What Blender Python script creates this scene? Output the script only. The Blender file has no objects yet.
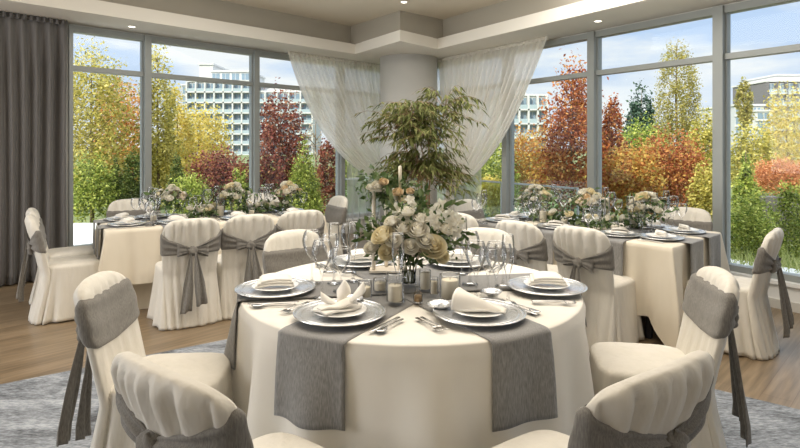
import bpy, math, random
import numpy as np
from math import sin, cos, pi, sqrt, atan2, radians
from mathutils import Vector, Matrix
random.seed(7)
rng = np.random.default_rng(11)
SC = bpy.context.scene
COL = SC.collection

# ---------------------------------------------------------------- camera
EYE = 1.52
FPX = 560.0
HY = 145.0
cam_d = bpy.data.cameras.new('camera')
cam = bpy.data.objects.new('camera', cam_d)
COL.objects.link(cam)
cam.location = (0, 0, EYE)
cam.rotation_euler = (radians(90), 0, 0)
cam_d.sensor_width = 36.0
cam_d.lens = 36.0 * FPX / 800.0
cam_d.shift_y = -(224.0 - HY) / 800.0
cam_d.clip_end = 600
SC.camera = cam

# ---------------------------------------------------------------- sky, sun, light
SC.view_settings.view_transform = 'Standard'
SC.view_settings.look = 'None'
SC.view_settings.gamma = 1.0
SC.view_settings.exposure = 0.0
SC.view_settings.use_curve_mapping = False
try:
    SC.cycles.use_denoising = True
    SC.cycles.max_bounces = 10
    SC.cycles.diffuse_bounces = 4
    SC.cycles.glossy_bounces = 4
    SC.cycles.transparent_max_bounces = 40
    SC.cycles.transmission_bounces = 6
    SC.cycles.caustics_reflective = False
    SC.cycles.caustics_refractive = False
    SC.cycles.sample_clamp_indirect = 6.0
except Exception:
    pass

world = bpy.data.worlds.new('sky')
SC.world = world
world.use_nodes = True
wn, wl = world.node_tree.nodes, world.node_tree.links
wn.clear()
w_out = wn.new('ShaderNodeOutputWorld')
w_bg = wn.new('ShaderNodeBackground')
w_tc = wn.new('ShaderNodeTexCoord')
w_sep = wn.new('ShaderNodeSeparateXYZ')
wl.new(w_tc.outputs['Generated'], w_sep.inputs[0])
w_gr = wn.new('ShaderNodeValToRGB')
wl.new(w_sep.outputs['Z'], w_gr.inputs[0])
e = w_gr.color_ramp.elements
e[0].position = 0.0; e[0].color = (0.80, 0.86, 0.94, 1)
e[1].position = 0.9; e[1].color = (0.62, 0.70, 0.84, 1)
x = e.new(0.10); x.color = (0.62, 0.74, 0.93, 1)
x = e.new(0.28); x.color = (0.44, 0.62, 0.92, 1)
w_map = wn.new('ShaderNodeMapping')
w_map.inputs['Scale'].default_value = (2.4, 2.4, 9.0)
wl.new(w_tc.outputs['Generated'], w_map.inputs[0])
w_no = wn.new('ShaderNodeTexNoise')
w_no.inputs['Scale'].default_value = 1.6
w_no.inputs['Detail'].default_value = 7
w_no.inputs['Roughness'].default_value = 0.55
wl.new(w_map.outputs[0], w_no.inputs['Vector'])
w_cr = wn.new('ShaderNodeValToRGB')
w_cr.color_ramp.elements[0].position = 0.42
w_cr.color_ramp.elements[1].position = 0.62
wl.new(w_no.outputs[0], w_cr.inputs[0])
w_mx = wn.new('ShaderNodeMixRGB')
w_mx.inputs[2].default_value = (0.93, 0.95, 0.97, 1)
wl.new(w_cr.outputs[0], w_mx.inputs[0])
wl.new(w_gr.outputs[0], w_mx.inputs[1])
wl.new(w_mx.outputs[0], w_bg.inputs['Color'])
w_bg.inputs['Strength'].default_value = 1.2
# sky above the view strengthened, added light for the curtains and room
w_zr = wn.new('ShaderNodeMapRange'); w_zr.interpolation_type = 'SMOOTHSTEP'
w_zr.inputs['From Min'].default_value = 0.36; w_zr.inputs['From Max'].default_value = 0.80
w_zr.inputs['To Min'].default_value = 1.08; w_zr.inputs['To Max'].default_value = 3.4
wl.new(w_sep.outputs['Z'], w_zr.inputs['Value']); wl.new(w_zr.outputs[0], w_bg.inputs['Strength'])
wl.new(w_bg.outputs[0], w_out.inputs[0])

sun_d = bpy.data.lights.new('sun', 'SUN')
sun_d.energy = 5.8
sun_d.angle = 0.02
sun_d.color = (1.0, 0.93, 0.80)
sun = bpy.data.objects.new('sun', sun_d)
COL.objects.link(sun)
sun.rotation_euler = Vector((0.55, 0.62, -0.60)).to_track_quat('-Z', 'Y').to_euler()

def area(name, loc, aim, sx, sy, energy, color):
    d = bpy.data.lights.new(name, 'AREA')
    d.shape = 'RECTANGLE'; d.size = sx; d.size_y = sy
    d.energy = energy; d.color = color
    o = bpy.data.objects.new(name, d)
    COL.objects.link(o)
    o.location = loc
    o.rotation_euler = (Vector(aim) - Vector(loc)).to_track_quat('-Z', 'Y').to_euler()
    return o
# added fill lamps out of view, without fixtures: rear, left, downward, upward
area('rear_fill_light', (0.5, -3.4, 2.0), (0.2, 5, 1.7), 7.0, 2.0, 18, (1.0, 0.98, 0.96))
area('left_fill_light', (-6.2, 1.6, 1.9), (0.5, 4.4, 0.9), 4.0, 2.2, 165, (0.97, 0.98, 1.0))
area('overhead_fill_light', (0.2, 4.5, 3.36), (0.2, 4.5, 0), 4.6, 3.6, 150, (1.0, 0.97, 0.93))
area('upward_fill_light', (0.2, 3.4, 2.3), (0.2, 3.4, 5), 4.0, 3.0, 122, (1.0, 0.94, 0.85))

# ---------------------------------------------------------------- helpers
def P(px, py, Y):
    return Vector(((px - 400) / FPX * Y, Y, EYE - (py - HY) / FPX * Y))

class MB:
    def __init__(s):
        s.v = []; s.f = []; s.sm = []
    def add(s, vs, fs, smooth=False):
        b = len(s.v)
        s.v.extend([tuple(p) for p in vs])
        s.f.extend([tuple(i + b for i in f) for f in fs])
        s.sm.extend([smooth] * len(fs))
        return s
    def box(s, x0, x1, y0, y1, z0, z1, M=None):
        vs = [Vector((x, y, z)) for z in (z0, z1) for y in (y0, y1) for x in (x0, x1)]
        if M is not None:
            vs = [M @ p for p in vs]
        return s.add(vs, [(0, 2, 3, 1), (4, 5, 7, 6), (0, 1, 5, 4), (2, 6, 7, 3), (0, 4, 6, 2), (1, 3, 7, 5)])
    def rings(s, rs, cap0=False, cap1=False, smooth=True, closed=True):
        n = len(rs[0]); vs = [p for r in rs for p in r]; fs = []
        m = n if closed else n - 1
        for i in range(len(rs) - 1):
            for j in range(m):
                k = (j + 1) % n
                fs.append((i * n + j, i * n + k, (i + 1) * n + k, (i + 1) * n + j))
        if cap0: fs.append(tuple(range(n))[::-1])
        if cap1: fs.append(tuple((len(rs) - 1) * n + j for j in range(n)))
        return s.add(vs, fs, smooth)
    def lathe(s, prof, n=24, c=(0, 0, 0), M=None, cap0=True, cap1=True):
        rs = []
        for r, z in prof:
            ring = [Vector((c[0] + r * cos(2 * pi * j / n), c[1] + r * sin(2 * pi * j / n), c[2] + z)) for j in range(n)]
            if M is not None: ring = [M @ p for p in ring]
            rs.append(ring)
        return s.rings(rs, cap0, cap1)
    def grid(s, fn, nu, nv, smooth=True):
        return s.rings([[fn(i / (nu - 1), j / (nv - 1)) for i in range(nu)] for j in range(nv)], closed=False, smooth=smooth)
    def slab(s, fn, off, nu, nv, smooth=True):
        """grid with a second skin at off(u,v) and closed edges"""
        A = [[Vector(fn(i / (nu - 1), j / (nv - 1))) for i in range(nu)] for j in range(nv)]
        B = [[A[j][i] + Vector(off(i / (nu - 1), j / (nv - 1))) for i in range(nu)] for j in range(nv)]
        rs = []
        for j in range(nv):
            rs.append(A[j] + B[j][::-1])
        s.rings(rs, True, True, smooth)
        return s
    def tube(s, pts, r, n=8, cap=True):
        pts = [Vector(p) for p in pts]
        rs = []
        up = Vector((0.13, 0.31, 0.94)).normalized()
        for i, p in enumerate(pts):
            t = (pts[min(i + 1, len(pts) - 1)] - pts[max(i - 1, 0)]).normalized()
            a = t.cross(up)
            if a.length < 1e-4: a = t.cross(Vector((1, 0, 0)))
            a.normalize(); b = t.cross(a)
            rr = r(i / (len(pts) - 1)) if callable(r) else r
            rs.append([p + a * rr * cos(2 * pi * j / n) + b * rr * sin(2 * pi * j / n) for j in range(n)])
        return s.rings(rs, cap, cap)
    def ball(s, c, rx, ry, rz, n=12, m=8, fn=None):
        rs = []
        for i in range(m + 1):
            ph = -pi / 2 + pi * (0.02 + 0.96 * i / m)
            ring = []
            for j in range(n):
                th = 2 * pi * j / n
                k = fn(th, ph) if fn else 1.0
                ring.append(Vector((c[0] + rx * k * cos(ph) * cos(th), c[1] + ry * k * cos(ph) * sin(th), c[2] + rz * k * sin(ph))))
            rs.append(ring)
        return s.rings(rs, True, True)
    def build(s, name, mat, parent=None):
        me = bpy.data.meshes.new(name)
        me.from_pydata(s.v, [], s.f)
        me.polygons.foreach_set('use_smooth', s.sm)
        if mat: me.materials.append(mat)
        me.update()
        o = bpy.data.objects.new(name, me)
        COL.objects.link(o)
        if parent is not None: o.parent = parent
        return o

def quads(name, V, mat, parent=None, fold=True):
    """V: (n,4,3) array -> one mesh of n separate leaves"""
    n = len(V)
    me = bpy.data.meshes.new(name)
    me.vertices.add(n * 4); me.loops.add(n * 4); me.polygons.add(n)
    me.vertices.foreach_set('co', np.ascontiguousarray(V.reshape(-1), dtype=np.float32))
    me.loops.foreach_set('vertex_index', np.arange(n * 4, dtype=np.int32))
    me.polygons.foreach_set('loop_start', np.arange(0, n * 4, 4, dtype=np.int32))
    me.materials.append(mat)
    me.update(calc_edges=True)
    o = bpy.data.objects.new(name, me)
    COL.objects.link(o)
    if parent is not None: o.parent = parent
    return o

def tag(o, label=None, cat=None, group=None, kind=None):
    if label: o['label'] = label
    if cat: o['category'] = cat
    if group: o['group'] = group
    if kind: o['kind'] = kind
    return o

def thing(name, label, cat, loc=(0, 0, 0), rz=0.0, group=None):
    o = bpy.data.objects.new(name, None)
    o.empty_display_size = 0.1
    COL.objects.link(o)
    o.location = loc; o.rotation_euler = (0, 0, rz)
    return tag(o, label, cat, group)

def struct(o):
    o['kind'] = 'structure'
    return o

KIDS = {}
def kids(o):
    return [c for c in bpy.data.objects if c.parent == o]
def dup(o, loc, rz=0.0, label=None, group=None, scale=None, cat=None):
    c = o.copy(); COL.objects.link(c)
    c.location = loc; c.rotation_euler = (0, 0, rz)
    if scale: c.scale = scale
    tag(c, label, cat, group)
    def rec(a, b):
        if a.name not in KIDS: KIDS[a.name] = kids(a)
        for ch in KIDS[a.name]:
            d = ch.copy(); COL.objects.link(d); d.parent = b
            rec(ch, d)
    rec(o, c)
    return c

class Proto:
    """first placement uses the built object itself, later ones are copies"""
    def __init__(s, root): s.root = root; s.used = False
    def place(s, loc, rz=0.0, label=None, group=None, scale=None):
        if s.used:
            return dup(s.root, loc, rz, label, group, scale)
        s.used = True
        r = s.root; r.location = loc; r.rotation_euler = (0, 0, rz)
        if scale: r.scale = scale
        tag(r, label, None, group)
        return r

# ---------------------------------------------------------------- materials
def mat(name, col, rough=0.6, metal=0.0, spec=None, sheen=0.0):
    m = bpy.data.materials.new(name); m.use_nodes = True
    b = m.node_tree.nodes['Principled BSDF']
    b.inputs['Base Color'].default_value = (*col, 1)
    b.inputs['Roughness'].default_value = rough
    b.inputs['Metallic'].default_value = metal
    if spec is not None: b.inputs['Specular IOR Level'].default_value = spec
    if sheen: b.inputs['Sheen Weight'].default_value = sheen
    return m
def nodes(m): return m.node_tree.nodes, m.node_tree.links, m.node_tree.nodes['Principled BSDF']
def noise_col(m, c1, c2, scale=(40, 40, 40), detail=3, lo=0.35, hi=0.65, bump=0.0, bump_d=0.002):
    n, l, b = nodes(m)
    tc = n.new('ShaderNodeTexCoord'); mp = n.new('ShaderNodeMapping'); no = n.new('ShaderNodeTexNoise'); cr = n.new('ShaderNodeValToRGB')
    mp.inputs['Scale'].default_value = scale
    no.inputs['Scale'].default_value = 1.0; no.inputs['Detail'].default_value = detail
    l.new(tc.outputs['Object'], mp.inputs[0]); l.new(mp.outputs[0], no.inputs['Vector']); l.new(no.outputs[0], cr.inputs[0])
    cr.color_ramp.elements[0].position = lo; cr.color_ramp.elements[0].color = (*c1, 1)
    cr.color_ramp.elements[1].position = hi; cr.color_ramp.elements[1].color = (*c2, 1)
    l.new(cr.outputs[0], b.inputs['Base Color'])
    if bump:
        bm = n.new('ShaderNodeBump'); bm.inputs['Strength'].default_value = bump; bm.inputs['Distance'].default_value = bump_d
        l.new(no.outputs[0], bm.inputs['Height']); l.new(bm.outputs[0], b.inputs['Normal'])
    return m
def leafmat(name, cols, trans=0.35, rough=0.55):
    """every leaf of its own hue (random per leaf), partly translucent"""
    m = bpy.data.materials.new(name); m.use_nodes = True
    n, l, b = nodes(m)
    g = n.new('ShaderNodeNewGeometry'); cr = n.new('ShaderNodeValToRGB')
    cr.color_ramp.interpolation = 'LINEAR'
    els = cr.color_ramp.elements
    els[0].color = (*cols[0], 1); els[1].color = (*cols[-1], 1)
    for i in range(1, len(cols) - 1):
        els.new(i / (len(cols) - 1)).color = (*cols[i], 1)
    l.new(g.outputs['Random Per Island'], cr.inputs[0])
    l.new(cr.outputs[0], b.inputs['Base Color'])
    b.inputs['Roughness'].default_value = rough
    b.inputs['Specular IOR Level'].default_value = 0.25
    t = n.new('ShaderNodeBsdfTranslucent'); mx = n.new('ShaderNodeMixShader')
    mx.inputs[0].default_value = trans
    l.new(cr.outputs[0], t.inputs[0]); l.new(b.outputs[0], mx.inputs[1]); l.new(t.outputs[0], mx.inputs[2])
    l.new(mx.outputs[0], n['Material Output'].inputs[0])
    return m
def glassmat(name, tint=(1, 1, 1), edge=(0.6, 0.62, 0.63), refl=1.0, base=0.04, power=0.35):
    """thin clear glass: see-through facing on, mirror-like and darker at grazing angles"""
    m = bpy.data.materials.new(name); m.use_nodes = True
    n, l = m.node_tree.nodes, m.node_tree.links
    n.clear()
    out = n.new('ShaderNodeOutputMaterial'); tr = n.new('ShaderNodeBsdfTransparent'); gl = n.new('ShaderNodeBsdfGlossy')
    gl.inputs['Roughness'].default_value = 0.02
    lw = n.new('ShaderNodeLayerWeight'); lw.inputs[0].default_value = power
    cm = n.new('ShaderNodeMixRGB'); cm.inputs[1].default_value = (*tint, 1); cm.inputs[2].default_value = (*edge, 1)
    l.new(lw.outputs['Facing'], cm.inputs[0]); l.new(cm.outputs[0], tr.inputs[0])
    mul = n.new('ShaderNodeMath'); mul.operation = 'MULTIPLY_ADD'
    l.new(lw.outputs['Fresnel'], mul.inputs[0]); mul.inputs[1].default_value = refl; mul.inputs[2].default_value = base
    mx = n.new('ShaderNodeMixShader')
    l.new(mul.outputs[0], mx.inputs[0]); l.new(tr.outputs[0], mx.inputs[1]); l.new(gl.outputs[0], mx.inputs[2])
    l.new(mx.outputs[0], out.inputs[0])
    return m

M = {}
M['soffit'] = mat('soffit_paint', (0.80, 0.76, 0.68), 0.8)
M['ceiling'] = mat('ceiling_paint', (0.70, 0.63, 0.51), 0.85)
M['taupe'] = mat('taupe_paint', (0.38, 0.35, 0.29), 0.85)
M['column'] = noise_col(mat('column_paint', (0.5, 0.5, 0.47), 0.6), (0.60, 0.60, 0.57), (0.64, 0.63, 0.60), (2, 2, 2))
M['wallp'] = mat('wall_paint', (0.62, 0.60, 0.55), 0.8)
M['frame'] = mat('window_aluminium', (0.31, 0.325, 0.31), 0.45, 0.2)
M['framew'] = mat('white_sill_paint', (0.82, 0.82, 0.80), 0.5)
M['pane'] = glassmat('window_glass', (0.97, 0.985, 0.98), (0.86, 0.92, 0.90), 0.8, 0.0, 0.2)
M['glass'] = glassmat('clear_drinking_glass', (1, 1, 1), (0.86, 0.87, 0.87), 0.8, 0.025, 0.25)
M['railglass'] = glassmat('balustrade_glass', (0.80, 0.90, 0.88), (0.7, 0.82, 0.80), 0.6, 0.03, 0.15)
M['cream'] = noise_col(mat('cream_satin_cover', (0.76, 0.68, 0.54), 0.62, 0, 0.35, 0.15), (0.66, 0.62, 0.54), (0.71, 0.665, 0.585), (17, 17, 5), 3, 0.3, 0.7, 0.7, 0.014)
M['cloth'] = noise_col(mat('ivory_tablecloth', (0.82, 0.76, 0.66), 0.7, 0, 0.3, 0.1), (0.78, 0.735, 0.66), (0.82, 0.78, 0.70), (8, 8, 3), 2, 0.3, 0.7, 0.3, 0.010)
M['cloth2'] = noise_col(mat('beige_tablecloth', (0.74, 0.63, 0.47), 0.75, 0, 0.3, 0.1), (0.72, 0.645, 0.52), (0.77, 0.695, 0.57), (8, 8, 3), 2, 0.3, 0.7, 0.4, 0.012)
M['sash'] = noise_col(mat('grey_linen_sash', (0.30, 0.28, 0.25), 0.8, 0, 0.2, 0.2), (0.145, 0.133, 0.117), (0.245, 0.227, 0.20), (260, 260, 40), 3, 0.3, 0.7, 0.25, 0.001)
M['runner'] = noise_col(mat('grey_linen_runner', (0.24, 0.23, 0.22), 0.85, 0, 0.2, 0.2), (0.175, 0.17, 0.165), (0.33, 0.32, 0.305), (320, 320, 34), 3, 0.3, 0.7, 0.25, 0.001)
M['napkin'] = mat('white_napkin', (0.84, 0.80, 0.73), 0.8, 0, 0.2)
M['china'] = mat('white_china', (0.84, 0.83, 0.80), 0.12)
M['silver'] = mat('polished_silver', (0.85, 0.85, 0.84), 0.16, 0.85)
M['charger'] = mat('silver_charger', (0.74, 0.745, 0.75), 0.24, 0.75)
M['steel'] = mat('cutlery_steel', (0.62, 0.60, 0.57), 0.2, 1.0)
M['wax'] = mat('ivory_wax', (0.86, 0.78, 0.62), 0.5)
n_, l_, b_ = nodes(M['wax']); b_.inputs['Subsurface Weight'].default_value = 0.0
M['wick'] = mat('wick', (0.05, 0.04, 0.03), 0.9)
M['rose'] = leafmat('ivory_rose_petal', [(0.80, 0.70, 0.44), (0.88, 0.80, 0.58), (0.92, 0.87, 0.70)], .3)
M['rosew'] = leafmat('white_petal', [(0.78, 0.73, 0.60), (0.88, 0.85, 0.76), (0.92, 0.90, 0.84)], .38)
M['peach'] = leafmat('peach_petal', [(0.74, 0.55, 0.33), (0.83, 0.68, 0.46), (0.88, 0.78, 0.6)], .15)
M['blush'] = mat('dusty_beige_floret', (0.62, 0.52, 0.42), 0.7)
M['green'] = leafmat('bouquet_leaf', [(0.035, 0.06, 0.02), (0.07, 0.12, 0.035), (0.13, 0.19, 0.07), (0.20, 0.24, 0.12)], 0.2)
M['bamboo'] = leafmat('bamboo_leaf', [(0.08, 0.10, 0.022), (0.13, 0.155, 0.04), (0.20, 0.215, 0.07), (0.29, 0.29, 0.12)], 0.35)
M['bark'] = noise_col(mat('bark', (0.16, 0.11, 0.07), 0.9), (0.10, 0.07, 0.045), (0.24, 0.17, 0.10), (30, 30, 6))
M['cane'] = noise_col(mat('cane_stem', (0.30, 0.19, 0.10), 0.6), (0.22, 0.13, 0.06), (0.42, 0.28, 0.15), (20, 20, 50))
M['pot'] = mat('cream_planter', (0.78, 0.70, 0.58), 0.5)
M['soil'] = mat('potting_soil', (0.05, 0.035, 0.025), 0.95)
M['black'] = mat('black_metal', (0.02, 0.02, 0.022), 0.5)
M['wood'] = mat('natural_wood', (0.52, 0.36, 0.22), 0.5)
M['amber'] = mat('amber_liquid', (0.40, 0.26, 0.12), 0.3)
M['water'] = glassmat('water', (0.93, 0.96, 0.96), (0.7, 0.75, 0.75), 1.0, 0.03, 0.3)

def curtain_mat():
    m = noise_col(mat('grey_curtain_cloth', (0.2, 0.19, 0.18), 0.75, 0, 0.3, 0.2), (0.12, 0.112, 0.106), (0.16, 0.15, 0.142), (60, 60, 3), 2, 0.3, 0.7)
    return m
M['drape'] = curtain_mat()
def sheer_mat(name, transp, col):
    m = bpy.data.materials.new(name); m.use_nodes = True
    n, l, b = nodes(m)
    b.inputs['Base Color'].default_value = (*col, 1); b.inputs['Roughness'].default_value = 0.8
    tl = n.new('ShaderNodeBsdfTranslucent'); tl.inputs[0].default_value = (*col, 1)
    tp = n.new('ShaderNodeBsdfTransparent')
    m1 = n.new('ShaderNodeMixShader'); m1.inputs[0].default_value = 0.55
    m2 = n.new('ShaderNodeMixShader'); m2.inputs[0].default_value = transp
    l.new(b.outputs[0], m1.inputs[1]); l.new(tl.outputs[0], m1.inputs[2])
    l.new(m1.outputs[0], m2.inputs[1]); l.new(tp.outputs[0], m2.inputs[2])
    l.new(m2.outputs[0], n['Material Output'].inputs[0])
    return m
M['sheer'] = sheer_mat('ivory_sheer', 0.16, (0.97, 0.94, 0.88))
M['sheerthin'] = sheer_mat('thin_ivory_sheer', 0.6, (0.88, 0.85, 0.80))

def floor_mat():
    m = bpy.data.materials.new('oak_planks'); m.use_nodes = True
    n, l, b = nodes(m)
    tc = n.new('ShaderNodeTexCoord'); mp = n.new('ShaderNodeMapping')
    mp.inputs['Rotation'].default_value = (0, 0, -atan2(560, 544))
    l.new(tc.outputs['Object'], mp.inputs[0])
    br = n.new('ShaderNodeTexBrick')
    br.inputs['Scale'].default_value = 1.0
    br.inputs['Brick Width'].default_value = 1.6; br.inputs['Row Height'].default_value = 0.16
    br.inputs['Mortar Size'].default_value = 0.0025; br.inputs['Mortar Smooth'].default_value = 0.2
    br.inputs['Color1'].default_value = (0.205, 0.148, 0.088, 1); br.inputs['Color2'].default_value = (0.30, 0.222, 0.140, 1)
    br.inputs['Mortar'].default_value = (0.20, 0.13, 0.075, 1)
    l.new(mp.outputs[0], br.inputs['Vector'])
    mp2 = n.new('ShaderNodeMapping'); mp2.inputs['Scale'].default_value = (1.6, 22, 1)
    l.new(mp.outputs[0], mp2.inputs[0])
    no = n.new('ShaderNodeTexNoise'); no.inputs['Scale'].default_value = 1.5; no.inputs['Detail'].default_value = 5
    l.new(mp2.outputs[0], no.inputs['Vector'])
    cr = n.new('ShaderNodeValToRGB')
    cr.color_ramp.elements[0].position = 0.3; cr.color_ramp.elements[0].color = (0.62, 0.60, 0.57, 1)
    cr.color_ramp.elements[1].position = 0.7; cr.color_ramp.elements[1].color = (1.12, 1.1, 1.08, 1)
    l.new(no.outputs[0], cr.inputs[0])
    mx = n.new('ShaderNodeMixRGB'); mx.blend_type = 'MULTIPLY'; mx.inputs[0].default_value = 1
    l.new(br.outputs[0], mx.inputs[1]); l.new(cr.outputs[0], mx.inputs[2]); l.new(mx.outputs[0], b.inputs['Base Color'])
    b.inputs['Roughness'].default_value = 0.34
    return m
M['floor'] = floor_mat()

def rug_mat():
    m = bpy.data.materials.new('distressed_rug'); m.use_nodes = True
    n, l, b = nodes(m)
    tc = n.new('ShaderNodeTexCoord')
    def nz(sc, det, scale=(1, 1, 1)):
        mp = n.new('ShaderNodeMapping'); mp.inputs['Scale'].default_value = scale
        l.new(tc.outputs['Object'], mp.inputs[0])
        x = n.new('ShaderNodeTexNoise'); x.inputs['Scale'].default_value = sc; x.inputs['Detail'].default_value = det
        x.inputs['Roughness'].default_value = 0.65
        l.new(mp.outputs[0], x.inputs['Vector']); return x
    a = nz(2.2, 8, (1, 2.4, 1)); f = nz(60, 3, (0.5, 2, 1))
    ck = n.new('ShaderNodeTexBrick'); ck.inputs['Scale'].default_value = 1.0
    ck.inputs['Brick Width'].default_value = 0.85; ck.inputs['Row Height'].default_value = 0.42
    ck.inputs['Mortar Size'].default_value = 0.05; ck.inputs['Mortar Smooth'].default_value = 0.6
    ck.inputs['Color1'].default_value = (0.35, 0.35, 0.35, 1); ck.inputs['Color2'].default_value = (0.62, 0.62, 0.62, 1); ck.inputs['Mortar'].default_value = (0.2, 0.2, 0.2, 1)
    l.new(tc.outputs['Object'], ck.inputs['Vector'])
    s1 = n.new('ShaderNodeMixRGB'); s1.inputs[0].default_value = 0.28
    l.new(a.outputs[0], s1.inputs[1]); l.new(ck.outputs[0], s1.inputs[2])
    s2 = n.new('ShaderNodeMixRGB'); s2.inputs[0].default_value = 0.42
    l.new(s1.outputs[0], s2.inputs[1]); l.new(f.outputs[0], s2.inputs[2])
    cr = n.new('ShaderNodeValToRGB'); els = cr.color_ramp.elements
    els[0].position = 0.36; els[0].color = (0.055, 0.055, 0.06, 1)
    els[1].position = 0.60; els[1].color = (0.44, 0.46, 0.49, 1)
    els.new(0.48).color = (0.21, 0.225, 0.245, 1)
    l.new(s2.outputs[0], cr.inputs[0]); l.new(cr.outputs[0], b.inputs['Base Color'])
    b.inputs['Roughness'].default_value = 0.95
    bm = n.new('ShaderNodeBump'); bm.inputs['Strength'].default_value = 0.5; bm.inputs['Distance'].default_value = 0.004
    l.new(f.outputs[0], bm.inputs['Height']); l.new(bm.outputs[0], b.inputs['Normal'])
    return m
M['rug'] = rug_mat()

# ---------------------------------------------------------------- room shell
DL = Vector((0.697, 0.717, 0)); DR = Vector((-0.551, 0.834, 0))
DL.normalize(); DR.normalize()
WLp = Vector((-2.776, 7.77, 0)); WRp = Vector((2.486, 6.96, 0))
NL = Vector((DL.y, -DL.x, 0)); NR = Vector((-DR.y, -DR.x * -1, 0))   # both point into the room
NR = Vector((-DR.y, DR.x, 0))
def isect(p, d, q, f):
    den = d.x * f.y - d.y * f.x
    t = ((q.x - p.x) * f.y - (q.y - p.y) * f.x) / den
    return t
CORNER = WLp + DL * isect(WLp, DL, WRp, DR)
def wall_s(px, wall, off=0.0):
    """distance along the wall (from its reference point) that the eye sees at column px"""
    p, d, nn = (WLp, DL, NL) if wall == 'L' else (WRp, DR, NR)
    p = p + nn * off
    r = Vector(((px - 400) / FPX, 1, 0))
    return isect(p, d, Vector((0, 0, 0)), r)
def wpt(s, z, wall, off=0.0):
    p, d, nn = (WLp, DL, NL) if wall == 'L' else (WRp, DR, NR)
    q = p + nn * off + d * s
    return Vector((q.x, q.y, z))
def wpix(px, py, wall, off=0.0):
    s = wall_s(px, wall, off); q = wpt(s, 0, wall, off)
    return s, EYE - (py - HY) / FPX * q.y
HS = 2.95; HC = 3.40
CL = CORNER.copy(); 
WL0 = WLp - DL * 10.5; WR0 = WRp - DR * 9.5

def slab_poly(name, pts, z0, z1, m):
    b = MB(); n = len(pts)
    vs = [(p[0], p[1], z0) for p in pts] + [(p[0], p[1], z1) for p in pts]
    fs = [tuple(range(n))[::-1], tuple(range(n, 2 * n))] + [(i, (i + 1) % n, n + (i + 1) % n, n + i) for i in range(n)]
    return b.add(vs, fs).build(name, m)
room = [(WL0.x, WL0.y), (WL0.x, -4.5), (WR0.x, -4.5), (WR0.x, WR0.y), (CORNER.x, CORNER.y)]
room = room[::-1]
room_ccw = [(WL0.x, -4.5), (WR0.x, -4.5), (WR0.x, WR0.y), (CORNER.x, CORNER.y), (WL0.x, WL0.y)]
struct(slab_poly('floor', room_ccw, -0.2, 0.0, M['floor']))
struct(slab_poly('ceiling', room_ccw, HC, HC + 0.25, M['ceiling']))

def rayz(px, py, z):
    Y = FPX * (EYE - z) / (py - HY)
    return Vector(((px - 400) / FPX * Y, Y, 0))
Q1 = rayz(355, 54, HS); Q2 = rayz(400, 41, HS); Q3 = rayz(437.5, 49, HS)
IL = Q1 - DL * 11.5; IR = Q3 - DR * 11.0
def soffit():
    b = MB()
    inner = [IL, Q1, Q2, Q3, IR]
    outer = [WL0, None, CORNER, None, WR0]
    # underside + ledge tops as quads/tris between inner and wall lines
    def foot(p, q, d): return q + d * ((p - q).dot(d))
    A = [IL, Q1, Q2, Q3, IR]
    fl = foot(Q1, WLp, DL); fr = foot(Q3, WRp, DR)
    polys = [[WL0, IL, Q1, fl], [fl, Q1, Q2, CORNER], [CORNER, Q2, Q3, fr], [fr, Q3, IR, WR0]]
    for pl in polys:
        b.add([(p.x, p.y, HS) for p in pl], [tuple(range(len(pl)))[::-1]])
        b.add([(p.x, p.y, HS + 0.155) for p in pl], [tuple(range(len(pl)))])
    for p, q in zip(A[:-1], A[1:]):
        b.add([(p.x, p.y, HS), (q.x, q.y, HS), (q.x, q.y, HS + .155), (p.x, p.y, HS + .155)], [(0, 1, 2, 3)])
    return struct(b.build('ceiling_soffit', M['soffit']))
soffit()
def cove():
    # taupe face standing back from the soffit edge, up to the ceiling
    inn = [IL, Q1, Q2, Q3, IR]
    k = 0.10
    off = [IL - NL * k, Q1 - NL * k - NR * 0 + DL * 0, Q2 + (CORNER - Q2).normalized() * k * 1.3, Q3 - NR * k, IR - NR * k]
    b = MB()
    for p, q in zip(off[:-1], off[1:]):
        d = (q - p).normalized(); nn = Vector((-d.y, d.x, 0)) * 0.05
        b.add([(p.x, p.y, HS + .15), (q.x, q.y, HS + .15), (q.x, q.y, HC), (p.x, p.y, HC)], [(0, 1, 2, 3)])
    return struct(b.build('trim_cove', M['taupe']))
cove()
# column in the corner
cc = P(408.5, 100, 9.25)
col = MB().lathe([(0.475, 0), (0.475, HS + 0.01)], 64, (cc.x, cc.y, 0)).build('column', M['column']); struct(col)
nb = MB().lathe([(0.49, 0), (0.49, 0.1), (0.478, 0.115)], 64, (cc.x, cc.y, 0)).build('trim_1', M['framew']); struct(nb)

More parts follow.
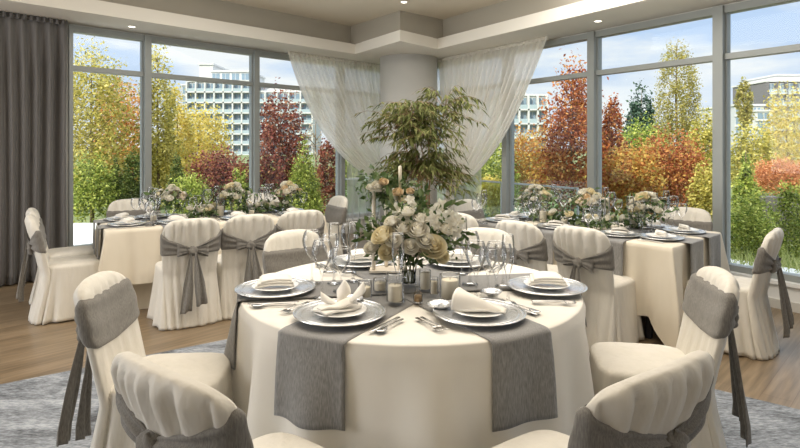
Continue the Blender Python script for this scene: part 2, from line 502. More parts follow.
# windows -------------------------------------------------------------
SILL = 0.26; HEAD = 2.93
def bay(name, wall, s0, s1, tz, jw0=0.05, jw1=0.05, white_right=False):
    """aluminium framed bay: jambs, head, transom, sill; two panes as children"""
    p, d, nn = (WLp, DL, NL) if wall == 'L' else (WRp, DR, NR)
    T = Matrix.Translation(p) @ Matrix(((d.x, nn.x, 0, 0), (d.y, nn.y, 0, 0), (0, 0, 1, 0), (0, 0, 0, 1)))
    if s1 < s0: s0, s1 = s1, s0
    b = MB()
    b.box(s0, s0 + jw0, -0.07, 0.09, SILL, HEAD, T); b.box(s1 - jw1, s1, -0.07, 0.09, SILL, HEAD, T)
    b.box(s0 + jw0, s1 - jw1, -0.06, 0.06, HEAD - 0.075, HEAD, T)
    b.box(s0 + jw0, s1 - jw1, -0.05, 0.05, tz - 0.030, tz + 0.030, T)
    b.box(s0 + jw0, s1 - jw1, -0.06, 0.06, SILL, SILL + 0.06, T)
    # glazing beads
    for z0, z1 in ((tz + .035, HEAD - .075), (SILL + .06, tz - .035)):
        b.box(s0 + jw0, s0 + jw0 + .012, -0.03, 0.03, z0, z1, T); b.box(s1 - jw1 - .012, s1 - jw1, -0.03, 0.03, z0, z1, T)
    f = struct(b.build(name, M['frame']))
    for z0, z1 in ((tz + .035, HEAD - .075), (SILL + .06, tz - .035)):
        MB().box(s0 + jw0, s1 - jw1, -0.006, 0.0, z0, z1, T).build('pane', M['pane'], f)
    sl = MB().box(s0, s1, -0.10, 0.13, SILL - 0.035, SILL, T).build('window_sill', M['framew'], f)
    return f
def tz_at(px, py, wall): return wpix(px, py, wall)[1]
sL = [wall_s(v, 'L') for v in (67, 145.5, 254, 340)]
sL.append((CORNER - WLp).dot(DL) - 0.05)
TZL = tz_at(200, 79.5, 'L'); TZR = tz_at(600, 73, 'R')
for i in range(4):
    bay('window_%d' % (i + 1), 'L', sL[i], sL[i + 1], TZL, 0.042, 0.042)
sR = [(CORNER - WRp).dot(DR) - 0.05] + [wall_s(v, 'R') for v in (508.5, 595, 722)]
sR.append(sR[-1] - 2.2); sR.append(sR[-1] - 2.2)
for i in range(5):
    bay('window_%d' % (i + 5), 'R', sR[i], sR[i + 1], TZR, 0.05, 0.05)
def wallbox(name, wall, s0, s1, y0, y1, z0, z1, m):
    p, d, nn = (WLp, DL, NL) if wall == 'L' else (WRp, DR, NR)
    T = Matrix.Translation(p) @ Matrix(((d.x, nn.x, 0, 0), (d.y, nn.y, 0, 0), (0, 0, 1, 0), (0, 0, 0, 1)))
    return struct(MB().box(min(s0, s1), max(s0, s1), y0, y1, z0, z1, T).build(name, m))
wallbox('wall_left', 'L', sL[0] - 2.6, sL[0], -0.12, 0.05, 0, HS + .2, M['wallp'])
wallbox('wall_left_low', 'L', sL[0], sL[-1], -0.10, 0.10, 0, SILL - 0.035, M['wallp'])
wallbox('wall_right_low', 'R', sR[0], sR[-1], -0.10, 0.10, 0, SILL - 0.035, M['framew'])
wallbox('baseboard_right', 'R', sR[0], sR[-1], 0.10, 0.115, 0, 0.085, M['wallp'])
wallbox('wall_left_head', 'L', sL[0] - 2.6, sL[-1], -0.15, 0.02, HEAD, HC, M['wallp'])
wallbox('wall_right_head', 'R', sR[0], sR[-1], -0.15, 0.02, HEAD, HC, M['wallp'])

struct(MB().box(WL0.x, WR0.x, -4.62, -4.5, 0, HC).build('wall_back', M['wallp']))  # unseen wall, added to cut the sun and sky fill from behind
# ---------------------------------------------------------------- rug, curtains
def rug():
    a1 = radians(35); a2 = radians(-39)
    c = Vector((-0.17, 5.18)); u = Vector((cos(a1), sin(a1))) * -1; v = Vector((cos(a2), sin(a2)))
    L1, L2 = 4.6, 4.4
    T = Matrix(((v.x, u.x, 0, c.x), (v.y, u.y, 0, c.y), (0, 0, 1, 0), (0, 0, 0, 1)))
    b = MB()
    cs = [c, c + v * L2, c + v * L2 + u * L1, c + u * L1]
    b.add([(p.x, p.y, z) for z in (0.0, 0.010) for p in cs], [(0, 1, 2, 3), (7, 6, 5, 4), (0, 4, 5, 1), (1, 5, 6, 2), (2, 6, 7, 3), (3, 7, 4, 0)])
    o = b.build('area_rug', M['rug'])
    tag(o, 'grey and blue distressed area rug under the round table', 'rug')
rug()

def drape():
    s0, s1 = sL[0] - 1.9, sL[0] - 0.05
    n = 520; t = thing('curtain', 'heavy grey pleated floor-length curtain at the left end of the windows', 'curtain', (0, 0, 0))
    b = MB()
    r = random.Random(3)
    ph = [r.uniform(0, 6.28) for _ in range(6)]
    def w(s, k):
        x = s * 2 * pi / 0.125 + 1.3 * sin(s * 3.1 + ph[0]) + 0.8 * sin(s * 7.3 + ph[1]) + k * .5 * sin(s * 2 + ph[2])
        return sin(x) * (0.75 + 0.25 * sin(s * 5.2 + ph[3]))
    def f(u, v):
        z = HS - 0.012 - (HS - 0.03) * v
        s = s0 + (s1 - s0) * u
        a = 0.020 + 0.045 * min(1, v * 5)
        return wpt(s + 0.01 * sin(v * 4 + s * 6), z, 'L', 0.19 + a * w(s, v))
    def g(u, v):
        return NL * -0.006
    b.slab(f, g, n, 26)
    b.build('curtain_panel', M['drape'], t)
    hb = MB()
    def h(u, v):
        s = s0 + (s1 - s0) * u
        return wpt(s, HS - 0.004 - 0.055 * v, 'L', 0.205 + 0.022 * sin(s * 2 * pi / 0.0625))
    hb.slab(h, lambda u, v: NL * -0.03, 420, 3)
    hb.build('heading_tape', M['drape'], t)
drape()

def tied_curtain(wall, outer, inner, tie, ctrl, cat_label, off, tail_px, floor_spread, seed):
    t = thing('curtain', cat_label, 'curtain')
    r = random.Random(seed)
    so, zo = wpix(*outer, wall, off); si, zi = wpix(*inner, wall, off)
    st, zt = wpix(*tie, wall, off); sc, zc = wpix(*ctrl, wall, off)
    zo = zi = HS - 0.005
    ph = [r.uniform(0, 6.28) for _ in range(5)]
    nf = 21
    tw = 0.085 if so < si else -0.085
    sf, _ = wpix(*tail_px, wall, off)
    def path(u, v):
        # v 0..0.62 top to tie, then to the floor; u 0 outer edge .. 1 inner edge
        top = (so + (si - so) * u, HS - 0.005)
        tp = (st + (u - .5) * tw, zt + (u - 0.3) * 0.05)
        w = (1 - u) ** 1.3
        cx = (top[0] + tp[0]) / 2; cz = (top[1] + tp[1]) / 2
        C = (cx + (sc - (so + st) / 2) * w, cz + (zc - (HS + zt) / 2) * w)
        if v < 0.62:
            q = v / 0.62
            a = (1 - q) ** 2; bq = 2 * q * (1 - q); cq = q * q
            s = a * top[0] + bq * C[0] + cq * tp[0]; z = a * top[1] + bq * C[1] + cq * tp[1]
            amp = 0.012 + 0.05 * min(1, q * 4) * (1 - 0.35 * q)
            k = 0
        else:
            q = (v - 0.62) / 0.38
            wd = tw + (floor_spread * (1 if tw > 0 else -1) - tw) * q ** 0.7
            s = st + (sf - st) * q ** .8 + (u - .5) * wd; z = tp[1] * (1 - q) + 0.015 * q
            amp = 0.033 + 0.03 * q
        wv = sin(u * nf * 2 * pi + 1.2 * sin(u * 9 + ph[0]) + 0.8 * v * sin(u * 5 + ph[1]))
        wv += 0.4 * sin(u * 37 + ph[2] + 2 * v)
        s += 0.42 * amp * cos(2 * (u * nf * pi + .6 * sin(u * 9 + ph[0]) + .4 * v * sin(u * 5 + ph[1])) + 1.9) * (1 if tw > 0 else -1)
        return wpt(s, z, wall, off + amp * wv * 1.0)
    b = MB(); b.grid(path, 420, 70)
    b.build('curtain_panel', M['sheer'], t)
    hb = MB()
    hb.slab(lambda u, v: wpt(so + (si - so) * u, HS - 0.003 - 0.05 * v, wall, off + 0.02 + 0.012 * sin(u * 190)), lambda u, v: (NL if wall == 'L' else NR) * -0.03, 300, 3)
    hb.build('heading_tape', M['sheer'], t)
    # tie band
    c = wpt(st, zt, wall, off); d = DL if wall == 'L' else DR; nn = NL if wall == 'L' else NR
    rb = MB()
    rs = []
    for i in range(25):
        a = 2 * pi * i / 24
        rs.append([c + d * cos(a) * (abs(tw) * .62 + 0.015) + nn * sin(a) * 0.075 + Vector((0, 0, z)) for z in (-0.035, 0.0, 0.035)])
    rb.rings(rs, closed=False)
    rb.build('tieback', M['sheer'], t)
    return t
tied_curtain('L', (288, 57), (384, 64), (389, 182), (325, 166), 'ivory sheer curtain swept back to the left side of the round column', 0.24, (383, 260), 0.30, 5)
tied_curtain('R', (548, 42), (437, 62), (450, 189), (508, 164), 'ivory sheer curtain swept back to the right side of the round column', 0.24, (448, 260), 0.36, 8)
def sheer_panel(wall, pa, pb, label, off, seed):
    sa, sb = wall_s(pa, wall, off), wall_s(pb, wall, off)
    r = random.Random(seed); ph = r.uniform(0, 6)
    f = lambda u, v: wpt(sa + (sb - sa) * u, HS - 0.005 - (HS - 0.02) * v, wall, off + (0.012 + 0.02 * v) * sin(u * 7 * 2 * pi + ph + sin(u * 8)))
    o = MB().grid(f, 120, 20).build('sheer_curtain', M['sheerthin'])
    tag(o, label, 'curtain')
sheer_panel('L', 346, 386, 'straight thin sheer hanging behind the swept curtain left of the column', 0.11, 1)
sheer_panel('R', 434, 482, 'straight thin sheer hanging behind the swept curtain right of the column', 0.11, 2)

# ---------------------------------------------------------------- chairs
CH_H = 0.91
def spow(x, p): return math.copysign(abs(x) ** p, x)
def ridge(x): return 2 * abs(sin(x)) ** 0.6 - 1
def make_chair(name, label, seed, style='bow', tails=True, flat=3.2, H=CH_H, kz=0.635, sz=0.70, arch=0.19, W0=0.222):
    r = random.Random(seed)
    t = thing(name, label, 'chair')
    ph = [r.uniform(0, 6.28) for _ in range(10)]
    def yc(h): return -0.205 - 0.115 * max(0, (h - 0.42)) / 0.5 - 0.075 * max(0, (0.42 - h) / 0.42) ** 1.2
    def wid(h):
        w = W0 + 0.012 * min(1, max(0, (h - 0.45) / 0.3)) + 0.035 * max(0, (0.42 - h) / 0.42)
        top = H - arch
        if h > top:
            q = min(1, (h - top) / arch)
            w *= max(0.0, 1 - q ** flat) ** (1 / flat)
        return w
    def thick(h):
        tk = 0.036
        q = (H - h) / 0.05
        if q < 1: tk *= sqrt(max(0, 1 - (1 - q) ** 2)) * .85 + .15
        return tk
    def gather(x, sg, h):
        # pleats that run from the top seam down into the sash
        q = min(1, max(0, (H - 0.008 - h) / 0.05)); p = 0.15 + 0.85 * min(1, max(0, (h - sz + 0.01) / 0.07)) + 0.9 * min(1, max(0, (0.55 - h) / 0.4))
        xx = x / 0.23
        k = ridge(xx * 9.5 + 0.9 * sin(xx * 3.3 + ph[0]) + ph[1] + (0.5 * xx * (H - h) * 3 if sg < 0 else 0))
        return (0.015 if sg < 0 else 0.005) * q * p * k + 0.003 * q * sin(xx * 17 + ph[2] + h * 6)
    def back_pt(th, h, off=0.0, extra=0.0):
        c, s = cos(th), sin(th)
        w = wid(h) + off; tk = thick(h) + off
        x = w * spow(c, 0.80); sg = 1 if s > 0 else -1
        y = tk * spow(s, 0.62) + 0.03 * (1 - (x / 0.23) ** 2) * -1
        g = gather(x, sg, h) * abs(s) ** 0.5
        return Vector((x, yc(h) + y + sg * (g + extra) * (1 if off == 0 else .12), h))
    N = 112
    hs = [0.006 + (H - 0.006 - 0.06) * i / 40 for i in range(41)] + [H - 0.06 + 0.06 * sin(pi / 2 * (i + 1) / 12) for i in range(12)]
    hs[-1] = H - 0.0003
    b = MB()
    b.rings([[back_pt(2 * pi * j / N, h) for j in range(N)] for h in hs], True, True)
    b.build('back_cover', M['cream'], t)
    # seat cover with skirt to the floor
    def skirt_pt(th, h, flare):
        c, s = cos(th), sin(th)
        q = 1 - h / 0.465
        hw = 0.226 + 0.040 * q ** 1.2; yb = -0.235 - 0.075 * q ** 1.3; yf = 0.235 + 0.035 * q
        x = hw * spow(c, 0.42); y = (yf + yb) / 2 + (yf - yb) / 2 * spow(s, 0.42)
        a = 0.026 * q ** 1.1
        k = ridge(th * 5.5 + ph[3] + 1.1 * sin(th * 2 + ph[4])) * .7 + .5 * sin(th * 17 + ph[5]) * q
        n = Vector((c, s, 0))
        return Vector((x, y, h)) + n * a * k
    b = MB()
    rs = [[skirt_pt(2 * pi * j / N, h, 0) for j in range(N)] for h in [0.004, 0.04, 0.1, 0.16, 0.22, 0.28, 0.34, 0.40, 0.44, 0.455]]
    for k, z in ((0.985, 0.466), (0.95, 0.474), (0.88, 0.480), (0.7, 0.487), (0.4, 0.491), (0.05, 0.492)):
        rs.append([Vector((p.x * k, p.y * k, z + 0.004 * sin(9 * p.x + ph[6]) * (k < .9))) for p in rs[9]])
    # bottom edge a little uneven
    for j, p in enumerate(rs[0]): p.z = 0.004 + 0.012 * (0.5 + 0.5 * sin(j * 0.35 + ph[7]))
    b.rings(rs, True, True)
    b.build('seat_cover', M['cream'], t)
    # sash round the back: wide in front, gathered towards the knot behind
    def sash_pt(u, v, o):
        th = -pi / 2 + 2 * pi * u
        d = min(u, 1 - u) * 4            # 0 at knot .. 1 at side .. 2 front
        sk = 0.0
        if d < 1:
            e_ = d ** 0.75
            hc = kz + (sz - kz) * e_ + sk * d; hw = 0.022 + 0.075 * e_
            fold = 0.010 * sin(v * pi * 5 + 2.2 * d + ph[8]) * (1 - 0.75 * d)
        else:
            e_ = d - 1
            hc = sz - 0.02 * e_ + sk * d; hw = 0.097 + 0.012 * e_
            fold = 0.004 * sin(v * pi * 4 + d * 1.3) * (1 - 0.6 * e_)
        h = hc + (v - 0.5) * 2 * hw
        edge = min(1, min(v, 1 - v) * 14)
        q = back_pt(th, h, 0.002 + 0.009 * edge * o)
        out = Vector((0, 1 if sin(th) > 0 else -1, 0)) * abs(sin(th)) ** .5
        return q + out * (0.007 * edge * (1 if d < 1 else .5) + fold * edge)
    b = MB(); b.grid(lambda u, v: sash_pt(u, v, 1), 120, 22)
    sash = b.build('sash', M['sash'], t)
    yk = yc(kz) - 0.036 - 0.052
    b = MB()
    b.ball((0.0, yk + .006, kz), 0.044, 0.026, 0.037, 28, 14, lambda th, p: 1 + 0.12 * sin(3 * th + 4 * p + ph[9]) + .06 * sin(9 * p + th))
    b.build('knot', M['sash'], sash)
    if style == 'bow':
        for sg in (-1, 1):
            b = MB()
            def loop(u, v):
                a = 2 * pi * u
                rr = 0.5 - 0.5 * cos(a)
                x = sg * (0.02 + 0.105 * rr); yy = yk + 0.004 - 0.020 * sin(a) * (0.4 + rr)
                z = kz + 0.004 + 0.012 * sin(a) + (v - 0.5) * (0.03 + 0.065 * rr) + (-.012 if sg > 0 else .012) * rr
                return Vector((x, yy + 0.004 * sin(v * 12), z))
            b.grid(loop, 26, 9)
            b.build('bow_loop', M['sash'], sash)
    if tails:
        for sg in (-1, 1):
            b = MB(); end = 0.16 + 0.05 * (sg > 0); skew = r.uniform(-.03, .03)
            def tail(u, v):
                z = kz - 0.01 - (kz - end) * v + 0.02 * (u - .5) * (v > .9)
                w = 0.018 + 0.050 * min(1, v * 1.8)
                x = sg * (0.018 + 0.050 * v + skew * v) + (u - 0.5) * w * (1 + .3 * v)
                y = yk - 0.004 - 0.058 * min(1, v * 1.15) - 0.012 - sg * .006 + 0.011 * sin(u * 2 * pi * 1.5 + sg + 2 * v) * (0.5 + v)
                return Vector((x, y, z))
            b.slab(tail, lambda u, v: Vector((0, 0.0035, 0)), 16, 24)
            b.build('tail', M['sash'], sash)
    return t

def place_back(proto, bx, by, ang, label, group=None, scale=None):
    """seat the chair so that its back (top) stands at (bx,by); ang is the direction it faces, in degrees from +X"""
    a = radians(ang)
    c = (bx + cos(a) * 0.30, by + sin(a) * 0.30, 0)
    if RUGON(c): c = (c[0], c[1], 0.010)
    return proto.place(c, a - pi / 2, label, group, scale)
def RUGON(c):
    a1 = radians(35); a2 = radians(-39)
    d = Vector((c[0] + 0.17, c[1] - 5.18)); u = Vector((-cos(a1), -sin(a1))); v = Vector((cos(a2), sin(a2)))
    det = v.x * u.y - v.y * u.x
    p = (d.x * u.y - d.y * u.x) / det; q = (v.x * d.y - v.y * d.x) / det
    return 0 < p < 4.4 and 0 < q < 4.6
side_chair = Proto(make_chair('banquet_chair', 'x', 14, 'bow', True, 3.0, 0.92, 0.715, 0.765))
knot_chair = Proto(make_chair('banquet_chair', 'x', 21, 'skew', True, 3.0, 0.94, 0.735, 0.785, 0.10, 0.25))
bow_chair = Proto(make_chair('banquet_chair', 'x', 4, 'bow', True, 3.6))
bow_chair_b = Proto(make_chair('banquet_chair', 'x', 9, 'bow', True, 3.0))
RT = Vector((0.058, 2.96)); RR = 0.865
place_back(knot_chair, -0.595, 1.50, 53, 'cream covered chair in the lower left corner, knotted grey sash and pleated back towards us', None, (1.03, 1.05, 1))
place_back(knot_chair, 0.665, 1.51, 125, 'cream covered chair in the lower right corner, knotted grey sash and pleated back towards us', None, (1.07, 1.05, 1))
place_back(side_chair, -1.34, 2.55, 4, 'cream covered chair left of the round table, smooth grey sash across its front')
place_back(side_chair, 1.48, 2.66, 170, 'cream covered chair right of the round table, smooth grey sash across its front')
place_back(bow_chair_b, -0.74, 3.92, -52, 'cream chair facing us behind the round table, left of its flowers')
place_back(bow_chair_b, 0.60, 4.02, -118, 'cream chair facing us behind the round table, right of its flowers')

# left long table
LA = radians(32); LU = Vector((cos(LA), sin(LA))); LV = Vector((-sin(LA), cos(LA))); LC0 = Vector((-2.60, 4.95)); LL, LW = 2.1, 0.95
RA = radians(133); RU = Vector((cos(RA), sin(RA))); RV = Vector((-cos(RA + pi / 2), -sin(RA + pi / 2))); RC0 = Vector((2.026, 4.17)); RL, RW = 2.0, 1.05
adeg = lambda v: math.degrees(atan2(v.y, v.x))
place_back(bow_chair, -1.745, 4.70, adeg(LV), 'cream chair with grey bow at the front of the left table, nearest of that row')
place_back(bow_chair_b, -1.34, 4.98, adeg(LV), 'cream chair with grey bow at the front of the left table, middle of that row')
place_back(bow_chair, -0.93, 5.28, adeg(LV), 'cream chair with grey bow at the front of the left table, farthest of that row')
place_back(bow_chair_b, -3.20, 4.92, adeg(LU), 'cream chair in front of the grey curtain at the left table end')
place_back(bow_chair, -3.52, 5.42, adeg(LU), 'cream chair half hidden behind the one in front of the grey curtain')
q = LC0 + LV * (LW + .42) + LU * 0.35
place_back(bow_chair, q.x, q.y, adeg(-LV), 'cream chair beyond the left table, against the terrace view near the curtain')
q = LC0 + LV * (LW + .40) + LU * 1.85
place_back(bow_chair_b, q.x, q.y, adeg(-LV), 'pale small chair beyond the far right corner of the left table')
q = LC0 + LV * 0.50 + LU * (LL + .40)
place_back(bow_chair_b, q.x, q.y, adeg(-LU), 'pale chair at the right end of the left table, before the window post')
# right long table
place_back(bow_chair, 1.36, 4.22, adeg(RV), 'cream chair with grey bow at the front of the right table, nearer of the pair')
place_back(bow_chair_b, 0.96, 4.55, adeg(RV), 'cream chair with grey bow at the front of the right table, second of the pair')
place_back(bow_chair, 0.53, 5.12, adeg(RV), 'cream chair with grey sash behind the white bouquet of the round table')
q = RC0 + RV * 0.50 + RU * (RL + .40)
place_back(bow_chair_b, q.x, q.y, adeg(-RU), 'pale ruffled chair at the column end of the right table')
q = RC0 + RV * (RW + .38) + RU * 0.42
place_back(bow_chair, q.x, q.y, adeg(-RV), 'cream chair between the right table and the windows, grey sash across its front')
place_back(bow_chair_b, 2.72, 4.12, adeg(RU) + 6, 'cream chair at the near end of the right table, bow tails hanging by the window')

# ---------------------------------------------------------------- tables
TZ = 0.76
def cloth_r(th, z):
    q = min(1, max(0, (TZ - 0.012 - z) / TZ))
    k = 0.55 * sin(8 * th + 0.6) + 0.35 * sin(13 * th + 2.0 + 0.8 * sin(3 * th)) + 0.25 * sin(21 * th + 1.0)
    fl = 0.012 + 0.045 * q
    return RR + fl + (0.006 + 0.105 * q ** 0.9) * k * min(1, q * 9)
def round_table():
    t = thing('round_table', 'round dining table in the middle under a floor-length ivory cloth', 'table', (RT.x, RT.y, 0.010))
    b = MB(); N = 288
    rs = []
    for rr in (0.02, 0.3, 0.6, RR - 0.03): rs.append([Vector((rr * cos(2 * pi * j / N), rr * sin(2 * pi * j / N), TZ)) for j in range(N)])
    for a in (0.25, 0.5, 0.75, 1.0):
        rr = RR - 0.012 + 0.012 * sin(a * pi / 2) + .002; z = TZ - 0.012 * (1 - cos(a * pi / 2))
        rs.append([Vector((rr * cos(2 * pi * j / N), rr * sin(2 * pi * j / N), z)) for j in range(N)])
    for i in range(1, 31):
        z = (TZ - 0.012) * (1 - i / 30) + 0.004
        rs.append([Vector((cloth_r(2 * pi * j / N, z) * cos(2 * pi * j / N), cloth_r(2 * pi * j / N, z) * sin(2 * pi * j / N), z)) for j in range(N)])
    b.rings(rs, True, False)
    o = b.build('tablecloth', M['cloth'], t)
    MB().lathe([(0.84, TZ - 0.035), (0.84, TZ - 0.004)], 64).build('table_top', M['wood'], t)
    MB().lathe([(0.30, 0.0), (0.28, 0.03), (0.05, 0.06), (0.045, TZ - 0.035)], 24).build('pedestal', M['black'], t)
    return t
round_table()
TB = 0.010 + TZ
def runner(ang, label, dz, drop0, drop1, w=0.32):
    a = radians(ang); u_ = Vector((cos(a), sin(a), 0)); p_ = Vector((-sin(a), cos(a), 0))
    t = 0.0035
    def pos(u, v):
        # v along: 0..1 ; u across
        x = (u - .5) * w
        ye = sqrt((RR + 0.004) ** 2 - x * x)
        L0, L1, LT = drop0, drop1, 2 * ye
        tot = L0 + L1 + LT
        s = v * tot
        zt = TZ + 0.003 + dz
        def hang(side, d):
            y = side * ye; th = atan2(y * u_.y + x * p_.y, y * u_.x + x * p_.x)
            z = zt - d
            rr = max(cloth_r(th, z), RR + .006) + 0.010 + 0.004 * sin(u * 6 + d * 9)
            # keep the strip's width: slide radially only
            yy = sqrt(max(0.01, rr * rr - x * x)) * side
            return Vector((RT.x, RT.y, 0.010 + z)) + u_ * yy + p_ * x
        if s < L0: return hang(-1, L0 - s)
        if s > L0 + LT: return hang(1, s - L0 - LT)
        y = -ye + (s - L0)
        e_ = min(1, (ye - abs(y)) / 0.02)
        return Vector((RT.x, RT.y, 0.010 + zt - 0.004 * (1 - e_) ** 2)) + u_ * y * (1 + .006 * (1 - e_)) + p_ * x
    b = MB()
    b.grid(lambda u, v: pos(u, v) , 18, 120)
    o = b.build('table_runner', M['runner'])
    m = o.modifiers.new('thick', 'SOLIDIFY'); m.thickness = 0.0035; m.offset = 1
    return tag(o, label, 'table runner')
runner(242, 'grey linen runner hanging over the front left edge of the round table', 0.000, 0.25, 0.335)
runner(299, 'grey linen runner hanging over the front right edge of the round table', 0.004, 0.25, 0.345, 0.30)
runner(189, 'grey linen runner hanging over the left edge of the round table', 0.008, 0.22, 0.33)

def long_table(label, C0, U, V, L, W, low, corner_low, seed, matn, under=None, leg=True):
    ang = atan2(U.y, U.x); left = (U.x * V.y - U.y * V.x) > 0
    t = thing('banquet_table', label, 'table', (C0.x, C0.y, 0))
    def g(x, y): return Vector((U.x * x + V.x * y, U.y * x + V.y * y, 0))
    r = random.Random(seed); ph = [r.uniform(0, 6.28) for _ in range(6)]
    per = 2 * (L + W); N = 420
    def edge(s):
        s %= per
        if s < L: return (s, 0), (0, -1), min(s, L - s)
        s -= L
        if s < W: return (L, s), (1, 0), min(s, W - s)
        s -= W
        if s < L: return (L - s, W), (0, 1), min(s, L - s)
        s -= L
        return (0, W - s), (-1, 0), min(s, W - s)
    cx, cy = L / 2, W / 2
    def pt(j, d):
        (x, y), n, c = edge(per * j / N)
        q = min(1, d / 0.5); cor = max(0, 1 - c / 0.17)
        nn = Vector((n[0], n[1]))
        dg = Vector((math.copysign(1, x - cx), math.copysign(1, y - cy))) * 0.7071
        nn2 = nn.lerp(dg, min(1, cor * 1.4)) if cor > 0 else nn
        f = 0.010 + 0.018 * q + cor ** 1.5 * 0.10 * q + (0.010 * ridge(per * j / N * 7.5 + ph[0] + sin(per * j / N * 3 + ph[1])) + .006 * sin(per * j / N * 31 + ph[2])) * q
        # the surplus cloth folds back beside each corner
        f -= 0.045 * q * math.exp(-((c - 0.20) / 0.05) ** 2)
        z = TZ - 0.01 - d * ((TZ - 0.01 - low) + (low - corner_low) * cor) / 0.5 * 0.5 / 0.5 if False else TZ - 0.010 - d
        v = g(x + nn2.x * f, y + nn2.y * f); v.z = z
        return v, cor
    b = MB(); rs = []
    for k in (0.01, 0.5, 0.985):
        rs.append([g(cx + (edge(per * j / N)[0][0] - cx) * k, cy + (edge(per * j / N)[0][1] - cy) * k) + Vector((0, 0, TZ)) for j in range(N)])
    rs.append([g(edge(per * j / N)[0][0], edge(per * j / N)[0][1]) + Vector((0, 0, TZ - .003)) for j in range(N)])
    for i in range(0, 21):
        row = []
        for j in range(N):
            _, cor = pt(j, 0.1)
            bot = low + (corner_low - low) * min(1, cor * 1.6)
            d = (TZ - 0.010 - bot) * i / 20
            row.append(pt(j, d)[0])
        rs.append(row)
    if not left: pass
    b.rings(rs, True, False)
    b.build('tablecloth', M[matn], t)
    if under:
        b = MB(); rs = []
        for i in range(8):
            z = 0.004 + (TZ - 0.05) * i / 7; k = 0.03 - 0.03 * (1 - i / 7) * .6
            row = []
            for j in range(N):
                (x, y), n, c = edge(per * j / N)
                f = -0.05 - 0.012 + 0.012 * sin(per * j / N * 24 + ph[3]) * (1 - i / 7)
                v = g(x + n[0] * f, y + n[1] * f); v.z = z; row.append(v)
            rs.append(row)
        b.rings(rs); b.build('under_cloth', M[under], t)
    b = MB()
    b.add([g(x, y) + Vector((0, 0, z)) for z in (TZ - 0.035, TZ - 0.005) for x, y in ((.02, .02), (L - .02, .02), (L - .02, W - .02), (.02, W - .02))],
          [(0, 1, 2, 3), (4, 5, 6, 7), (0, 1, 5, 4), (1, 2, 6, 5), (2, 3, 7, 6), (3, 0, 4, 7)])
    b.build('table_top', M['wood'], t)
    for x in (0.22, L - 0.18):
        for y in (0.12, W - 0.12):
            b = MB()
            b.add([g(x + dx, y + dy) + Vector((0, 0, z)) for z in (0, TZ - 0.035) for dx, dy in ((-.02, -.02), (.02, -.02), (.02, .02), (-.02, .02))],
                  [(0, 1, 2, 3), (4, 5, 6, 7), (0, 1, 5, 4), (1, 2, 6, 5), (2, 3, 7, 6), (3, 0, 4, 7)])
            b.build('leg', M['black'], t)
    return t
long_table('long table on the left, near the grey curtain, under a beige cloth', LC0, LU, LV, LL, LW, 0.26, 0.10, 3, 'cloth2', 'cloth2')
long_table('long table on the right by the windows, under a beige cloth', RC0, RU, RV, RL, RW, 0.20, 0.02, 5, 'cloth2')

def lrunner(C0, U, V, L, W, along, pos, w, drop, label, half=None, dz=0.003):
    """strip across the table (along=False) or over one end (along=True)"""
    def g(x, y, z): return Vector((C0.x + U.x * x + V.x * y, C0.y + U.y * x + V.y * y, z))
    of = 0.050
    def f(u, v):
        a = pos + (u - .5) * w
        if half is None:
            s = v * (2 * drop + W + 2 * of)
            if s < drop: y, z = -of - .012 * (1 - s / drop), TZ + dz - drop + s
            elif s > drop + W + 2 * of: y, z = W + of, TZ + dz - (s - drop - W - 2 * of)
            else: y, z = -of + s - drop, TZ + dz
            if y < 0 and z > TZ - .02: z = TZ + dz - min(.012, -y * .2)
            return g(a, y, z + 0) + Vector((0, 0, 0))
        s = v * (drop + half + of)
        if s < drop: x, z = -of, TZ + dz - drop + s
        else: x, z = -of + s - drop, TZ + dz
        return g(x, a, z) + Vector((U.x, U.y, 0)) * (-0.010 * sin(u * 9) * max(0, 1 - s / drop))
    b = MB(); b.grid(f, 12, 90)
    o = b.build('table_runner', M['runner'])
    m = o.modifiers.new('thick', 'SOLIDIFY'); m.thickness = 0.003; m.offset = 0
    return tag(o, label, 'table runner')
lrunner(LC0, LU, LV, LL, LW, False, 0.62, 0.30, 0.30, 'grey runner across the left table, behind the nearest bow chair')
lrunner(LC0, LU, LV, LL, LW, False, 1.22, 0.30, 0.30, 'grey runner across the middle of the left table')
lrunner(LC0, LU, LV, LL, LW, False, 1.80, 0.28, 0.30, 'grey runner across the right end of the left table')
lrunner(LC0, LU, LV, LL, LW, True, 0.27, 0.24, 0.36, 'grey runner over the curtain end of the left table, nearer one', 0.5, 0.005)
lrunner(LC0, LU, LV, LL, LW, True, 0.70, 0.24, 0.36, 'grey runner over the curtain end of the left table, farther one', 0.5, 0.005)
lrunner(RC0, RU, RV, RL, RW, False, 0.50, 0.30, 0.30, 'grey runner across the right table beside the nearer bow chair')
lrunner(RC0, RU, RV, RL, RW, False, 1.12, 0.30, 0.30, 'grey runner across the middle of the right table')
lrunner(RC0, RU, RV, RL, RW, False, 1.70, 0.30, 0.32, 'grey runner across the column end of the right table')
lrunner(RC0, RU, RV, RL, RW, True, 0.36, 0.26, 0.30, 'grey runner over the near end of the right table, closer one', 0.45, 0.005)
lrunner(RC0, RU, RV, RL, RW, True, 0.76, 0.26, 0.28, 'grey runner over the near end of the right table, window side', 0.45, 0.005)
